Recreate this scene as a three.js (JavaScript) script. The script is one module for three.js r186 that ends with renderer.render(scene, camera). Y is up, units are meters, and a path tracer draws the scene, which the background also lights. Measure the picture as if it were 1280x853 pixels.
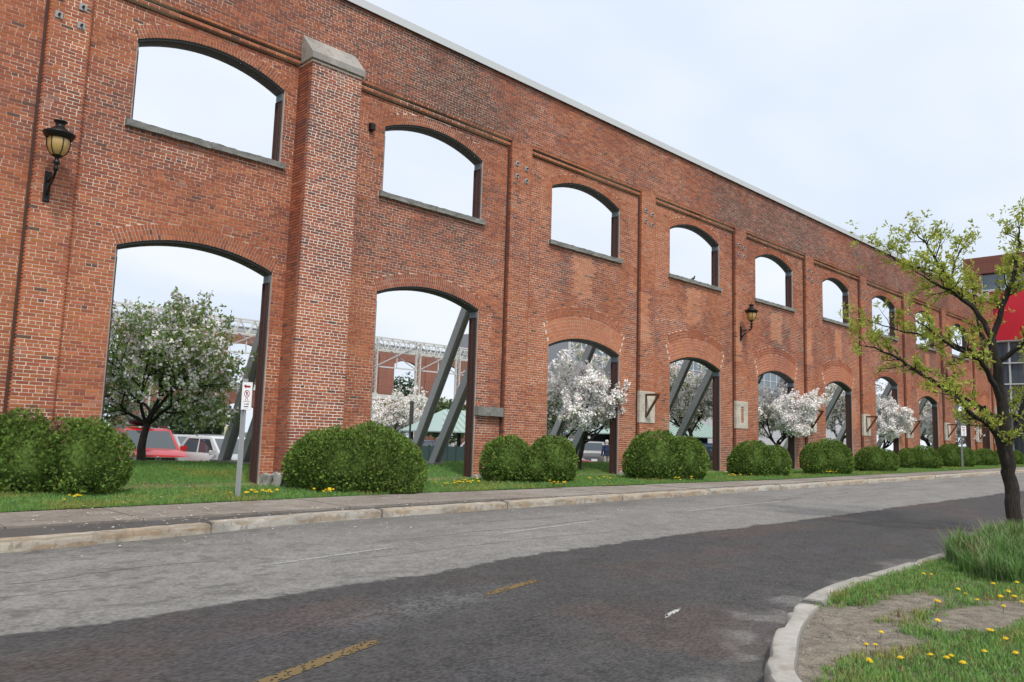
import * as THREE from 'three';
import { mergeGeometries, toCreasedNormals } from 'three/addons/utils/BufferGeometryUtils.js';
import { MarchingCubes } from 'three/addons/objects/MarchingCubes.js';

// ---------------------------------------------------------------- camera, sky, sun, exposure
const scene = new THREE.Scene();
const EYE = 0.985, DIST = 15.82;
const camera = new THREE.PerspectiveCamera(46.12, 1280 / 853, 0.1, 2000);
camera.position.set(0, EYE, DIST);
camera.rotation.order = 'YXZ';
camera.rotation.set(0.1208, -0.7739, 0.0301);
camera.updateMatrixWorld(true);
const renderer = new THREE.WebGLRenderer({ antialias: true });
renderer.toneMapping = THREE.LinearToneMapping;
renderer.toneMappingExposure = 1.12;
renderer.shadowMap.enabled = true;

// ---------------------------------------------------------------- random numbers and noise
function rng(seed) { let a = seed >>> 0; return () => { a = (a + 0x6D2B79F5) | 0; let t = Math.imul(a ^ (a >>> 15), 1 | a); t = (t + Math.imul(t ^ (t >>> 7), 61 | t)) ^ t; return ((t ^ (t >>> 14)) >>> 0) / 4294967296; }; }
function h2(x, y) { let n = Math.imul(x, 374761393) + Math.imul(y, 668265263); n = Math.imul(n ^ (n >>> 13), 1274126177); return ((n ^ (n >>> 16)) >>> 0) / 4294967296; }
function vn(x, y, p = 0) {
  const xi = Math.floor(x), yi = Math.floor(y); let fx = x - xi, fy = y - yi; fx = fx * fx * (3 - 2 * fx); fy = fy * fy * (3 - 2 * fy);
  const w = p ? (v) => ((v % p) + p) % p : (v) => v; const x0 = w(xi), x1 = w(xi + 1), y0 = w(yi), y1 = w(yi + 1);
  return (h2(x0, y0) * (1 - fx) + h2(x1, y0) * fx) * (1 - fy) + (h2(x0, y1) * (1 - fx) + h2(x1, y1) * fx) * fy;
}
function fbm(x, y, o = 4, p = 0) { let s = 0, a = .5, t = 0; for (let i = 0; i < o; i++) { s += a * vn(x + i * 17.3 * (p ? 0 : 1), y + i * 9.1 * (p ? 0 : 1), p); t += a; a *= .5; x *= 2; y *= 2; p *= 2; } return s / t; }
const clamp = (v, a = 0, b = 1) => Math.min(b, Math.max(a, v));
const sm = (a, b, x) => { const t = clamp((x - a) / (b - a)); return t * t * (3 - 2 * t); };
const lerp = (a, b, t) => a + (b - a) * t;
const mix3 = (a, b, t) => [lerp(a[0], b[0], t), lerp(a[1], b[1], t), lerp(a[2], b[2], t)];
const s2 = (v) => v <= .0031308 ? v * 12.92 : 1.055 * Math.pow(v, 1 / 2.4) - .055;
function tex(w, h, fn, { srgb = true, repeat } = {}) {           // fn(i, j) -> linear rgb (0..1)
  const d = new Uint8Array(w * h * 4);
  for (let j = 0; j < h; j++) for (let i = 0; i < w; i++) { const c = fn(i, j), o = (j * w + i) * 4; for (let k = 0; k < 3; k++) d[o + k] = clamp(Math.round((srgb ? s2(clamp(c[k])) : clamp(c[k])) * 255), 0, 255); d[o + 3] = 255; }
  const t = new THREE.DataTexture(d, w, h, THREE.RGBAFormat); t.colorSpace = srgb ? THREE.SRGBColorSpace : THREE.NoColorSpace;
  t.magFilter = THREE.LinearFilter; t.minFilter = THREE.LinearMipmapLinearFilter; t.generateMipmaps = true; t.wrapS = t.wrapT = THREE.RepeatWrapping;
  if (repeat) t.repeat.set(repeat[0], repeat[1]); t.needsUpdate = true; return t;
}

// sky: thin bright overcast with soft cloud structure
{
  const w = 2048, h = 1024, d = new Float32Array(w * h * 4);
  for (let j = 0; j < h; j++) for (let i = 0; i < w; i++) {
    const el = (j + .5) / h * Math.PI - Math.PI / 2, az = (i + .5) / w * 2 * Math.PI - Math.PI;
    const cx = Math.cos(el) * Math.cos(az), cz = Math.cos(el) * Math.sin(az), cy = Math.max(Math.sin(el), 0.02);
    const k = 1 / (cy + .22); const u = cx * k * 1.6 + 20, v = cz * k * 1.6 + 20;
    const n = fbm(u * .55, v * .9, 5), m = fbm(u * 1.7 + 40, v * 1.7, 4);
    const c = clamp((n - .36) * 2.6) * .75 + clamp((m - .5) * 2.2) * .25;
    const base = mix3([.58, .69, .86], [.81, .86, .925], clamp(c + .42));
    const o = (j * w + i) * 4; d[o] = base[0]; d[o + 1] = base[1]; d[o + 2] = base[2]; d[o + 3] = 1;
  }
  const t = new THREE.DataTexture(d, w, h, THREE.RGBAFormat, THREE.FloatType); t.mapping = THREE.EquirectangularReflectionMapping;
  t.magFilter = THREE.LinearFilter; t.minFilter = THREE.LinearFilter; t.needsUpdate = true;
  scene.background = t; scene.environment = t;
}
const sun = new THREE.DirectionalLight(new THREE.Color().setRGB(1, .94, .84), 2.4);
sun.position.set(20 - 24, 86, 52); sun.target.position.set(20, 0, 0); scene.add(sun, sun.target);
sun.castShadow = true; sun.shadow.radius = 16; sun.shadow.mapSize.set(2048, 2048);
Object.assign(sun.shadow.camera, { left: -80, right: 80, top: 60, bottom: -60, near: 1, far: 260 });

// ---------------------------------------------------------------- naming and building helpers
const taken = {};
function numbered(n) { const k = taken[n] = (taken[n] ?? -1) + 1; return k ? n + '_' + String(k).padStart(3, '0') : n; }
function tag(o, label, category, group, kind) { o.userData = { label, category }; if (group) o.userData.group = group; if (kind) o.userData.kind = kind; return o; }
function thing(name, label, category, [x, y, z] = [0, 0, 0], turn = 0, group) { const o = new THREE.Group(); o.name = numbered(name); o.position.set(x, y, z); o.rotation.y = turn; scene.add(o); return tag(o, label, category, group); }
function structure(o, name) { o.name = numbered(name); o.userData = { kind: 'structure' }; scene.add(o); return o; }
function shade(m) { m.castShadow = m.receiveShadow = true; return m; }
function plain(g) { let r = g.index ? g.toNonIndexed() : g; if (!r.attributes.normal) r.computeVertexNormals(); for (const k of Object.keys(r.attributes)) if (!['position', 'normal', 'uv', 'color'].includes(k)) r.deleteAttribute(k); if (!r.attributes.uv) r.setAttribute('uv', new THREE.BufferAttribute(new Float32Array(r.attributes.position.count * 2), 2)); r.morphAttributes = {}; r.clearGroups(); return r; }
function join(list) { list = list.map(plain); const c = list.some(g => g.attributes.color); if (c) for (const g of list) if (!g.attributes.color) g.setAttribute('color', new THREE.BufferAttribute(new Float32Array(g.attributes.position.count * 3).fill(1), 3)); return list.length > 1 ? mergeGeometries(list) : list[0]; }
function metreUV(g) {                                            // uv in metres along each face
  const p = g.attributes.position, n = g.attributes.normal, uv = new Float32Array(p.count * 2);
  for (let i = 0; i < p.count; i++) { const ax = Math.abs(n.getX(i)), ay = Math.abs(n.getY(i)), az = Math.abs(n.getZ(i)); let u, v; if (ay >= ax && ay >= az) { u = p.getX(i); v = p.getZ(i); } else if (ax >= az) { u = p.getZ(i); v = p.getY(i); } else { u = p.getX(i); v = p.getY(i); } uv[2 * i] = u; uv[2 * i + 1] = v; }
  g.setAttribute('uv', new THREE.BufferAttribute(uv, 2)); return g;
}
function part(name, geos, mat, parent) { const g = metreUV(join(Array.isArray(geos) ? geos : [geos])); const m = shade(new THREE.Mesh(g, mat)); m.name = name; parent.add(m); return m; }
function box(w, h, d, x = 0, y = 0, z = 0, rx = 0, ry = 0, rz = 0) { const g = new THREE.BoxGeometry(w, h, d); if (rx || ry || rz) g.applyMatrix4(new THREE.Matrix4().makeRotationFromEuler(new THREE.Euler(rx, ry, rz))); g.translate(x, y, z); return g; }
function box2(x0, x1, y0, y1, z0, z1) { return box(x1 - x0, y1 - y0, z1 - z0, (x0 + x1) / 2, (y0 + y1) / 2, (z0 + z1) / 2); }
function bev(w, h, d, b, x = 0, y = 0, z = 0) {                  // chamfered box
  const s = new THREE.Shape(); const a = w / 2 - b, c = h / 2 - b; s.moveTo(-a, -c); s.lineTo(a, -c); s.lineTo(a, c); s.lineTo(-a, c); s.closePath();
  const g = new THREE.ExtrudeGeometry(s, { depth: d - 2 * b, bevelEnabled: true, bevelSize: b, bevelThickness: b, bevelSegments: 1 }); g.translate(x, y, z - d / 2 + b); return g;
}
const V = (x, y, z) => new THREE.Vector3(x, y, z);
function bar(p, q, w, h = w, up = V(0, 1, 0)) {                  // rectangular bar from p to q
  const d = q.clone().sub(p), L = d.length(); const g = new THREE.BoxGeometry(w, h, L); const z = d.normalize(); let x = up.clone().cross(z); if (x.lengthSq() < 1e-6) x = V(1, 0, 0); x.normalize(); const y = z.clone().cross(x);
  g.applyMatrix4(new THREE.Matrix4().makeBasis(x, y, z)); g.translate((p.x + q.x) / 2, (p.y + q.y) / 2, (p.z + q.z) / 2); return g;
}
function tube(pts, rads, seg = 6) {                              // tapered tube through points
  const n = pts.length, pos = [], idx = [], nor = []; let x = null;
  for (let i = 0; i < n; i++) {
    const d = pts[Math.min(n - 1, i + 1)].clone().sub(pts[Math.max(0, i - 1)]).normalize();
    if (!x) { x = Math.abs(d.y) > .9 ? V(1, 0, 0) : V(0, 1, 0); x.cross(d).normalize(); } else { x.addScaledVector(d, -x.dot(d)).normalize(); }
    const y = d.clone().cross(x);
    for (let k = 0; k < seg; k++) { const a = k / seg * Math.PI * 2, c = Math.cos(a), s = Math.sin(a); const nx = x.x * c + y.x * s, ny = x.y * c + y.y * s, nz = x.z * c + y.z * s; pos.push(pts[i].x + nx * rads[i], pts[i].y + ny * rads[i], pts[i].z + nz * rads[i]); nor.push(nx, ny, nz); }
  }
  for (let i = 0; i < n - 1; i++) for (let k = 0; k < seg; k++) { const a = i * seg + k, b = i * seg + (k + 1) % seg; idx.push(a, b, a + seg, b, b + seg, a + seg); }
  const g = new THREE.BufferGeometry(); g.setAttribute('position', new THREE.Float32BufferAttribute(pos, 3)); g.setAttribute('normal', new THREE.Float32BufferAttribute(nor, 3)); g.setIndex(idx); return g;
}
function lathe(pts, seg = 20) { return new THREE.LatheGeometry(pts.map(p => new THREE.Vector2(p[0], p[1])), seg); }
const lin = (r, g, b) => new THREE.Color().setRGB(r, g, b);
const mat = (c, rough = .85, metal = 0, o = {}) => new THREE.MeshStandardMaterial({ color: lin(...c), roughness: rough, metalness: metal, side: THREE.DoubleSide, ...o });
const inFrame = (x, y, z, m = 1.02) => { const v = V(x, y, z).project(camera); return v.z < 1 && Math.abs(v.x) < m && Math.abs(v.y) < m ? v : null; };

// shared textures
const grainT = tex(256, 256, (i, j) => { const n = .5 * vn(i / 2, j / 2, 128) + .5 * h2(i, j); return [n, n, n]; }, { srgb: false });
const grain = (m) => { const t = grainT.clone(); t.repeat.set(1 / m, 1 / m); t.needsUpdate = true; return t; };
const concreteT = tex(1024, 1024, (i, j) => { const a = fbm(i / 128, j / 128, 5, 8), b = h2(i, j), c = fbm(i / 16 + 3, j / 16, 2, 64); let v = .74 + .38 * (a - .5) + .16 * (b - .5) + .2 * (c - .5); const s = sm(.58, .7, fbm(i / 64 + 5, j / 64, 4, 16)); return [v * lerp(1, .86, s), v * lerp(.985, .8, s), v * lerp(.96, .72, s)]; }, { repeat: [.4, .4] });
const kerbT = tex(1024, 512, (i, j) => { const a = fbm(i / 64, j / 64, 5, 0), b = h2(i, j), s = sm(.45, .62, fbm(i / 110 + 9, j / 22, 4)), w = sm(.6, .72, fbm(i / 30 + 50, j / 30, 4)), d = sm(.62, .7, fbm(i / 18 + 90, j / 18, 3)); let v = .72 + .45 * (a - .5) + .3 * (b - .5); let c = [v, v * .97, v * .92]; c = mix3(c, [v * .78, v * .6, v * .42], s * .75); c = mix3(c, [v * 1.2, v * 1.18, v * 1.14], w * .4); return mix3(c, [v * .5, v * .46, v * .42], d * .55); }, { repeat: [.35, .7] });
const M = { pad: mat([.78, .73, .64], .92, 0, { map: concreteT, bumpMap: grain(.5), bumpScale: .004 }),
  concrete: mat([.46, .44, .41], .92, 0, { map: concreteT, bumpMap: grain(.5), bumpScale: .004 }),
  kerb: mat([.66, .62, .56], .92, 0, { map: kerbT, bumpMap: grain(.4), bumpScale: .008 }),
  slab: mat([.35, .315, .285], .9, 0, { map: concreteT, bumpMap: grain(.35), bumpScale: .003 }),
  stone: mat([.36, .36, .345], .93, 0, { map: concreteT, bumpMap: grain(.5), bumpScale: .01 }),
  rubble: mat([.82, .8, .77], .95, 0, { map: concreteT, bumpMap: grain(.5), bumpScale: .02 }),
  coping: mat([.62, .63, .63], .45, .3),
  blackIron: mat([.012, .012, .013], .42, .3),
  steelGrey: mat([.36, .365, .37], .6, .1, { bumpMap: grain(1.2), bumpScale: .001 }),
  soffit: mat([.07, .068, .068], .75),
  brownSteel: mat([.075, .034, .028], .7, .1, { bumpMap: grain(.6), bumpScale: .002 }),
  strip: mat([.30, .30, .30], .8), capSteel: mat([.13, .16, .18], .6, .2),
  rust: mat([.12, .055, .03], .9, .1, { bumpMap: grain(.3), bumpScale: .003 }),
  galv: mat([.45, .46, .47], .45, .6), bark: null
};

// ---------------------------------------------------------------- terrain heights
const kt = (x) => -.30 + .0105 * clamp(x, -15, 80);              // top of the far kerb
const zk = (x) => 5 + .6 * (1 - sm(2, 7.5, x));                  // outer edge of the far kerb
const zg = (x) => 2.8 + 1.0 * sm(8, 26, x);                      // lawn / sidewalk edge
const wl = (x) => -.2 + .0075 * clamp(x, -15, 80);               // lawn at the wall
const roadY = (x, z) => kt(x) - .13 - (z - 5) * .025;
const islandY = (x, z) => kt(x) - .205 + .02 * sm(0, 3, z - 12.2);
const KI = .925, IS = (x, z) => [x * KI, DIST - (DIST - z) * KI], UN = (x, z) => [x / KI, DIST - (DIST - z) / KI];
const LOT = -.7;
function lawnY(x, z) { const b = .012 * (vn(x * 1.1 + 50, z * 1.3) - .5) * 3; if (z > 0) return wl(x) + (kt(x) + .03 - wl(x)) * z / zg(x) + b * clamp((zg(x) - z) * 2); const cr = .12; if (z > -5) return lerp(wl(x), cr, clamp(-z / 2.8)) + b; return lerp(cr, LOT - .1, sm(-5, -6.3, z)); }

// wide ground
{
  const g = new THREE.PlaneGeometry(1600, 1600, 8, 8); g.rotateX(-Math.PI / 2); g.translate(60, -1.25, 0);
  structure(shade(new THREE.Mesh(metreUV(plain(g)), mat([.09, .10, .06], .95))), 'ground');
}
// parking lot behind the wall
const asphaltT = tex(1024, 1024, (i, j) => { const a = fbm(i / 96, j / 96, 5), b = h2(i, j); const v = .72 + .4 * (a - .5) + .42 * (b - .5); return [v, v, v * 1.01]; }, { repeat: [.25, .25] });
{
  const g = new THREE.PlaneGeometry(420, 140, 4, 4); g.rotateX(-Math.PI / 2); g.translate(90, LOT, -75.5);
  structure(shade(new THREE.Mesh(metreUV(plain(g)), mat([.16, .16, .165], .92, 0, { map: asphaltT }))), 'parking_lot');
}
// road with a worn pale far lane and a dark, newer near lane
const RX0 = -2, RX1 = 46, RZ0 = 4.9, RZ1 = 16.9;
const darkEdge = (x) => 8.72 + .42 * sm(9, 2, x) - .2 * sm(-1, 1.5, -x + 1.2) + .12 * (fbm(x * .9, 3, 3) - .5);
const roadCol = (x, z) => {
  const g1 = fbm(x * 2.1, z * 3.2, 5), g2 = fbm(x * 9, z * 9, 3), sp = h2(Math.floor(x * 52), Math.floor(z * 90)), st = fbm(x * .55, z * 2.6, 4);
  const edge = darkEdge(x) + .22 * (fbm(x * 3, z * 3, 4) - .5) + .12 * (fbm(x * 14, z * 14, 2) - .5);
  const d = sm(-.05, .05, z - edge);
  let pale = .205 + .075 * (g1 - .5) + .07 * (g2 - .5) + .15 * (sp - .5); 
  pale *= 1 - .13 * sm(.5, .64, st) * (z < 7.2 ? 1 : .3);
  pale *= 1 - .25 * sm(6.4, 5.3, z) * (1 - sm(14, 22, x));
  const crumb = fbm(x * 6 + 9, z * 8, 5); pale *= 1 - .3 * sm(.6, .68, crumb) * sm(9, 3, x);
  let c1 = [pale * 1.03, pale, pale * .955];
  const b = .05 + .024 * (g1 - .5) + .018 * (g2 - .5) + .06 * (sp - .5);
  const br = sm(.48, .68, fbm(x * .5 + 31, z * .8, 4)), bl = sm(.55, .7, fbm(x * .6 + 70, z * 1.1, 4));
  let c2 = [b * (1.03 + .25 * br), b * (.985 + .02 * br), b * (.975 - .05 * br + .06 * bl)];
  const palePatch = Math.exp(-Math.pow((x - 4.7) / 1.0, 2) - Math.pow((z - 10.05 + .12 * (x - 4.7)) / .32, 2)) * sm(.2, .8, fbm(x * 6, z * 8, 4) + .9 * (sp - .5));  // one pale bluish patch, broken up by grain, on the dark lane
  c2 = mix3(c2, [.17, .175, .185], palePatch * .6);
  let c = mix3(c1, c2, d);
  // tyre-polished wandering cracks
  for (const [a0, k, a, ww, xa, xb] of [[7.05, .045, .18, .016, 2, 40], [6.1, -.03, .22, .013, 6, 40], [7.9, .0, .15, .012, 1, 14], [9.9, .05, .2, .008, 8, 40]]) {
    const zc = a0 - k * (x - 6) + a * (fbm(x * .8 + a0 * 10, a0, 4) - .5) * 2; if (x > xa && x < xb && vn(x * .7 + a0, 7) > .35 && Math.abs(z - zc) < ww) c = mix3(c, [.04, .04, .04], .75);
  }
  return c;
};
const nearKerbD = (x, z) => { let m = 9; for (const [a, b] of islandKerb) { const d = Math.hypot(x - a, (z - b) * 1); if (d < m) m = d; } return m; };
const islandKerb = [[4.1, 17.5], [4.1, 16], [4.15, 15], [4.35, 14.2], [4.7, 13.55], [5.15, 13.07], [5.78, 12.75], [6.52, 12.43], [7.38, 12.15], [8.3, 11.95], [9.28, 11.87], [10.82, 11.83], [12.2, 11.8], [14, 11.7], [17, 11.35], [21, 11.1], [28, 11], [40, 11], [70, 11.2]].map(([x, z]) => IS(x, z));
const islandCurve = new THREE.CatmullRomCurve3(islandKerb.map(([x, z]) => V(x, 0, z)), false, 'centripetal');
const islandPts = islandCurve.getPoints(240);
{
  const near = islandPts.filter(p => p.x < 20);
  const map = tex(2048, 1024, (i, j) => {
    const x = lerp(RX0, RX1, (i + .5) / 2048), z = lerp(RZ0, RZ1, (j + .5) / 1024); let c = roadCol(x, z);
    if (x > 3.5 && x < 16 && z > 10.4) {                         // dried silt washed along the island kerb
      let m = 9; for (const p of near) { const d = (p.x - x) ** 2 + (p.z - z) ** 2; if (d < m) m = d; } m = Math.sqrt(m);
      const n = fbm(x * 3.1, z * 4.3, 4); const k = sm(.6, .1, m + (n - .5) * .7) * (.2 + .8 * sm(.46, .6, fbm(x * 2.3 + 3, z * 3, 4))) * (.3 + 1.1 * h2(i, j)) * .8;
      c = mix3(c, [.23, .225, .215], clamp(k * .8));
    }
    return c;
  });
  map.wrapS = map.wrapT = THREE.ClampToEdgeWrapping; 
  const nx = 190, nz = 40, pos = [], uv = [], idx = [];
  for (let i = 0; i <= nx; i++) for (let j = 0; j <= nz; j++) { const x = lerp(-50, 140, i / nx), t = j / nz, z0 = zk(x) - .04, z = lerp(z0, 34, t * t * .6 + t * .4); pos.push(x, roadY(x, z), z); uv.push((x - RX0) / (RX1 - RX0), (z - RZ0) / (RZ1 - RZ0)); }
  for (let i = 0; i < nx; i++) for (let j = 0; j < nz; j++) { const a = i * (nz + 1) + j; idx.push(a, a + 1, a + nz + 1, a + 1, a + nz + 2, a + nz + 1); }
  const g = new THREE.BufferGeometry(); g.setAttribute('position', new THREE.Float32BufferAttribute(pos, 3)); g.setAttribute('uv', new THREE.Float32BufferAttribute(uv, 2)); g.setIndex(idx); g.computeVertexNormals();
  const bump = grainT.clone(); bump.repeat.set((RX1 - RX0) / .55, (RZ1 - RZ0) / .55); bump.needsUpdate = true;
  structure(shade(new THREE.Mesh(g, mat([1, 1, 1], .78, 0, { map, bumpMap: bump, bumpScale: .006 }))), 'road');
}
// painted markings, worn
function marking(name, pts, w, m, seed) {
  const R = rng(seed), pos = [], idx = []; let n = 0;
  for (let s = 0; s < pts.length - 1; s++) {
    const a = pts[s], b = pts[s + 1], L = Math.hypot(b[0] - a[0], b[1] - a[1]), dx = (b[0] - a[0]) / L, dz = (b[1] - a[1]) / L, N = Math.ceil(L / .02), K = 9;
    for (let i = 0; i < N; i++) for (let k = 0; k < K; k++) {
      const t0 = i / N * L, u0 = (k / K - .5) * w, cl = w / K, ln = L / N; const x = a[0] + dx * t0 - dz * u0, z = a[1] + dz * t0 + dx * u0;
      const fade = sm(0, .3, t0) * sm(0, .25, L - t0); const ed = Math.abs(k / (K - 1) - .5) * 2; if (fbm(x * 40, z * 40, 3) + .45 * (R() - .5) + .14 * ed * ed > .2 + .52 * fade) continue;
      for (const [p, q] of [[0, 0], [1, 0], [1, 1], [0, 1]]) { const X = x + dx * ln * p - dz * cl * q, Z = z + dz * ln * p + dx * cl * q; pos.push(X, roadY(X, Z) + .004, Z); } idx.push(n, n + 2, n + 1, n, n + 3, n + 2); n += 4;
    }
  }
  const g = new THREE.BufferGeometry(); g.setAttribute('position', new THREE.Float32BufferAttribute(pos, 3)); g.setIndex(idx); g.computeVertexNormals(); structure(shade(new THREE.Mesh(g, m)), name);
}
const yellowPaint = mat([.155, .105, .042], .85), whitePaint = mat([.33, .33, .33], .85);
marking('yellow_road_line', [[2.1, 11.26], [3.75, 10.72]], .12, yellowPaint, 5);
marking('yellow_road_line', [[5.22, 10.1], [6.35, 9.86]], .11, yellowPaint, 6);
marking('white_road_line', [[4.2, 7.7], [6.3, 7.42]], .07, whitePaint, 7);
marking('white_road_line', [[8.1, 7.25], [11.2, 6.92]], .08, whitePaint, 8);
marking('white_road_line', [[13.5, 6.85], [18, 6.7]], .08, whitePaint, 9);
marking('white_road_line', [[5.98, 11.65], [6.55, 11.49]], .05, mat([.5, .5, .5], .85), 10);

// kerbs: rough concrete stones laid end to end
function kerbRun(name, path, inward, yTop, seed, segLen = 2.9, w = .17, deep = .4, up = 1, mats = kerbMats) {
  const grp = structure(new THREE.Group(), name); const R = rng(seed);
  let acc = [0]; for (let i = 1; i < path.length; i++) acc.push(acc[i - 1] + path[i].distanceTo(path[i - 1]));
  const at = (s) => { let i = 1; while (i < path.length - 1 && acc[i] < s) i++; const t = (s - acc[i - 1]) / (acc[i] - acc[i - 1]); return path[i - 1].clone().lerp(path[i], t); };
  const T = acc[acc.length - 1]; let s = 0;
  while (s < T - .5) {
    const L = Math.min(segLen * (.75 + .5 * R()), T - s), e = s + L - .012; const N = Math.max(4, Math.ceil(L / .09)); const pos = [], idx = []; const dy = (R() - .5) * .014, dz = (R() - .5) * .016;
    const prof = [[0, -deep], [0, -.06], [.004, -.022], [.022, 0], [.07, .003], [w - .02, .002], [w, -.015], [w, -deep]];
    for (let i = 0; i <= N; i++) {
      const u = lerp(s, e, i / N), p = at(u), q = at(Math.min(T, u + .05)), q0 = at(Math.max(0, u - .05)); const t = q.sub(q0).normalize(); const nx = -t.z * inward, nz = t.x * inward; const y0 = yTop(p.x, p.z) + dy;
      const end = 1 - sm(0, .05, Math.min(i / N * L, L - i / N * L));
      prof.forEach(([a, b], k) => { const rough = k > 0 && k < 6 ? 1 : .3; const n1 = (fbm(u * 3.7 + seed, k * 1.7 + 2, 3) - .5) * .03 * rough * up, n2 = (fbm(u * 11 + seed * 3, k * 2.3, 2) - .5) * .02 * rough * up; const chip = k >= 1 && k <= 3 ? Math.max(0, fbm(u * 2.2 + 7, seed, 3) - .62) * .28 : 0; const A = a + n1 * .6 + dz + chip * .6, B = b + n2 * .6 - chip * .5 - (b > -.2 ? end * .012 : 0); pos.push(p.x + nx * A, y0 + B, p.z + nz * A); });
    }
    const P = prof.length; for (let i = 0; i < N; i++) for (let k = 0; k < P - 1; k++) { const a = i * P + k; idx.push(a, a + 1, a + P, a + 1, a + P + 1, a + P); }
    for (const b of [0, N * P]) for (let k = 1; k < P - 1; k++) idx.push(b, b + k, b + k + 1);
    const g = new THREE.BufferGeometry(); g.setAttribute('position', new THREE.Float32BufferAttribute(pos, 3)); g.setIndex(idx); g.computeVertexNormals();
    const m = shade(new THREE.Mesh(metreUV(g), mats[Math.floor(R() * mats.length)])); m.name = 'kerb_stone'; grp.add(m); s += L;
  }
}
const kerbMats = [M.kerb, mat([.64, .58, .5], .92, 0, { map: kerbT, bumpMap: grain(.4), bumpScale: .008 }), mat([.66, .64, .6], .92, 0, { map: kerbT, bumpMap: grain(.4), bumpScale: .008 })];
{ const p = []; for (let x = -14; x <= 78; x += .5) p.push(V(x, 0, zk(x))); kerbRun('kerb', p, -1, (x) => kt(x), 11, 3.1, .18, .4); }
kerbRun('traffic_island_kerb', islandPts.filter(p => p.x < 45), 1, (x, z) => islandY(x, z) + .045, 23, 2.4, .2, .45, .5, [mat([.52, .5, .47], .92, 0, { map: concreteT, bumpMap: grain(.4), bumpScale: .006 }), mat([.47, .45, .42], .92, 0, { map: concreteT, bumpMap: grain(.4), bumpScale: .006 })]);
// sidewalk slabs and the asphalt strip beside them
{
  const g = structure(new THREE.Group(), 'sidewalk'), R = rng(3); const zo = (x) => Math.min(zk(x) - .2, zg(x) + 1.75);
  const mats = [M.slab, mat([.38, .35, .32], .9, 0, { map: concreteT, bumpMap: grain(.35), bumpScale: .003 }), mat([.32, .285, .255], .9, 0, { map: concreteT, bumpMap: grain(.35), bumpScale: .003 })];
  for (let x = -12; x < 76; x += 1.62) {
    const a = x + .008, b = x + 1.612, dy = (R() - .5) * .012; const pos = [], idx = []; const N = 6;
    for (let i = 0; i <= N; i++) { const X = lerp(a, b, i / N), sk = .0; const z0 = zg(X) + .0, z1 = zo(X); for (const [z, y] of [[z0, -.15], [z0, 0], [lerp(z0, z1, .5), .0], [z1, 0], [z1, -.15]]) pos.push(X + sk, kt(X) + .022 + dy + y, z); }
    for (let i = 0; i < N; i++) for (let k = 0; k < 4; k++) { const q = i * 5 + k; idx.push(q, q + 1, q + 5, q + 1, q + 6, q + 5); }
    for (const q of [0, N * 5]) for (let k = 1; k < 4; k++) idx.push(q, q + k, q + k + 1);
    const ge = new THREE.BufferGeometry(); ge.setAttribute('position', new THREE.Float32BufferAttribute(pos, 3)); ge.setIndex(idx); const gg = plain(ge); gg.computeVertexNormals();
    const m = shade(new THREE.Mesh(metreUV(gg), mats[Math.floor(R() * 3)])); m.name = 'slab'; g.add(m);
  }
  const pos = [], idx = []; let n = 0; for (let x = -14; x <= 78; x += .5) { for (const t of [0, .5, 1]) { const z = lerp(zg(x) - .1, zk(x) - .1, t); pos.push(x, kt(x) - .012 + .006 * vn(x * 2, t * 5), z); } if (n) { const b = n * 3; for (const k of [0, 1]) idx.push(b + k - 3, b + k - 2, b + k, b + k - 2, b + k + 1, b + k); } n++; }
  const ge = new THREE.BufferGeometry(); ge.setAttribute('position', new THREE.Float32BufferAttribute(pos, 3)); ge.setIndex(idx); ge.computeVertexNormals();
  structure(shade(new THREE.Mesh(metreUV(ge), mat([.115, .105, .10], .9, 0, { map: asphaltT, bumpMap: grain(.5), bumpScale: .005 }))), 'asphalt_verge');
}
// lawn sheet
const lawnT = tex(1024, 1024, (i, j) => { const a = fbm(i / 128, j / 128, 5, 8), b = h2(i, j), c = fbm(i / 10, j / 24, 2, 0); const v = .75 + .45 * (a - .5) + .5 * (b - .5) + .35 * (c - .5); const y = sm(.52, .7, fbm(i / 90 + 4, j / 90, 4)); return [v * lerp(.62, .95, y), v, v * lerp(.45, .5, y)]; }, { repeat: [.22, .22] });
const tanAt = (x, z) => clamp(sm(.5, .12, Math.abs(z + .05 + .25 * (fbm(x * .8, 1, 3) - .5)))) * sm(.25, .5, fbm(x * 1.3, z * 2, 3) + .1);
{
  const pos = [], idx = [], col = []; const zs = []; for (let i = 0; i <= 46; i++) zs.push(i / 46); let n = 0; const W = zs.length;
  for (let x = -40; x <= 80; x += .3) { for (const t of zs) { const z = lerp(zg(x) - .02, -6.5, t); pos.push(x, lawnY(x, z), z); const k = tanAt(x, z); const c = mix3([.125, .225, .045], [.42, .33, .22], k * .85); col.push(...c); } if (n) for (let k = 0; k < W - 1; k++) { const b = n * W + k; idx.push(b - W, b, b - W + 1, b - W + 1, b, b + 1); } n++; }
  const g = new THREE.BufferGeometry(); g.setAttribute('position', new THREE.Float32BufferAttribute(pos, 3)); g.setAttribute('color', new THREE.Float32BufferAttribute(col, 3)); g.setIndex(idx); g.computeVertexNormals();
  structure(shade(new THREE.Mesh(metreUV(g), mat([1, 1, 1], .95, 0, { map: lawnT, vertexColors: true, bumpMap: grain(.6), bumpScale: .02 }))), 'lawn');
}
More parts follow.
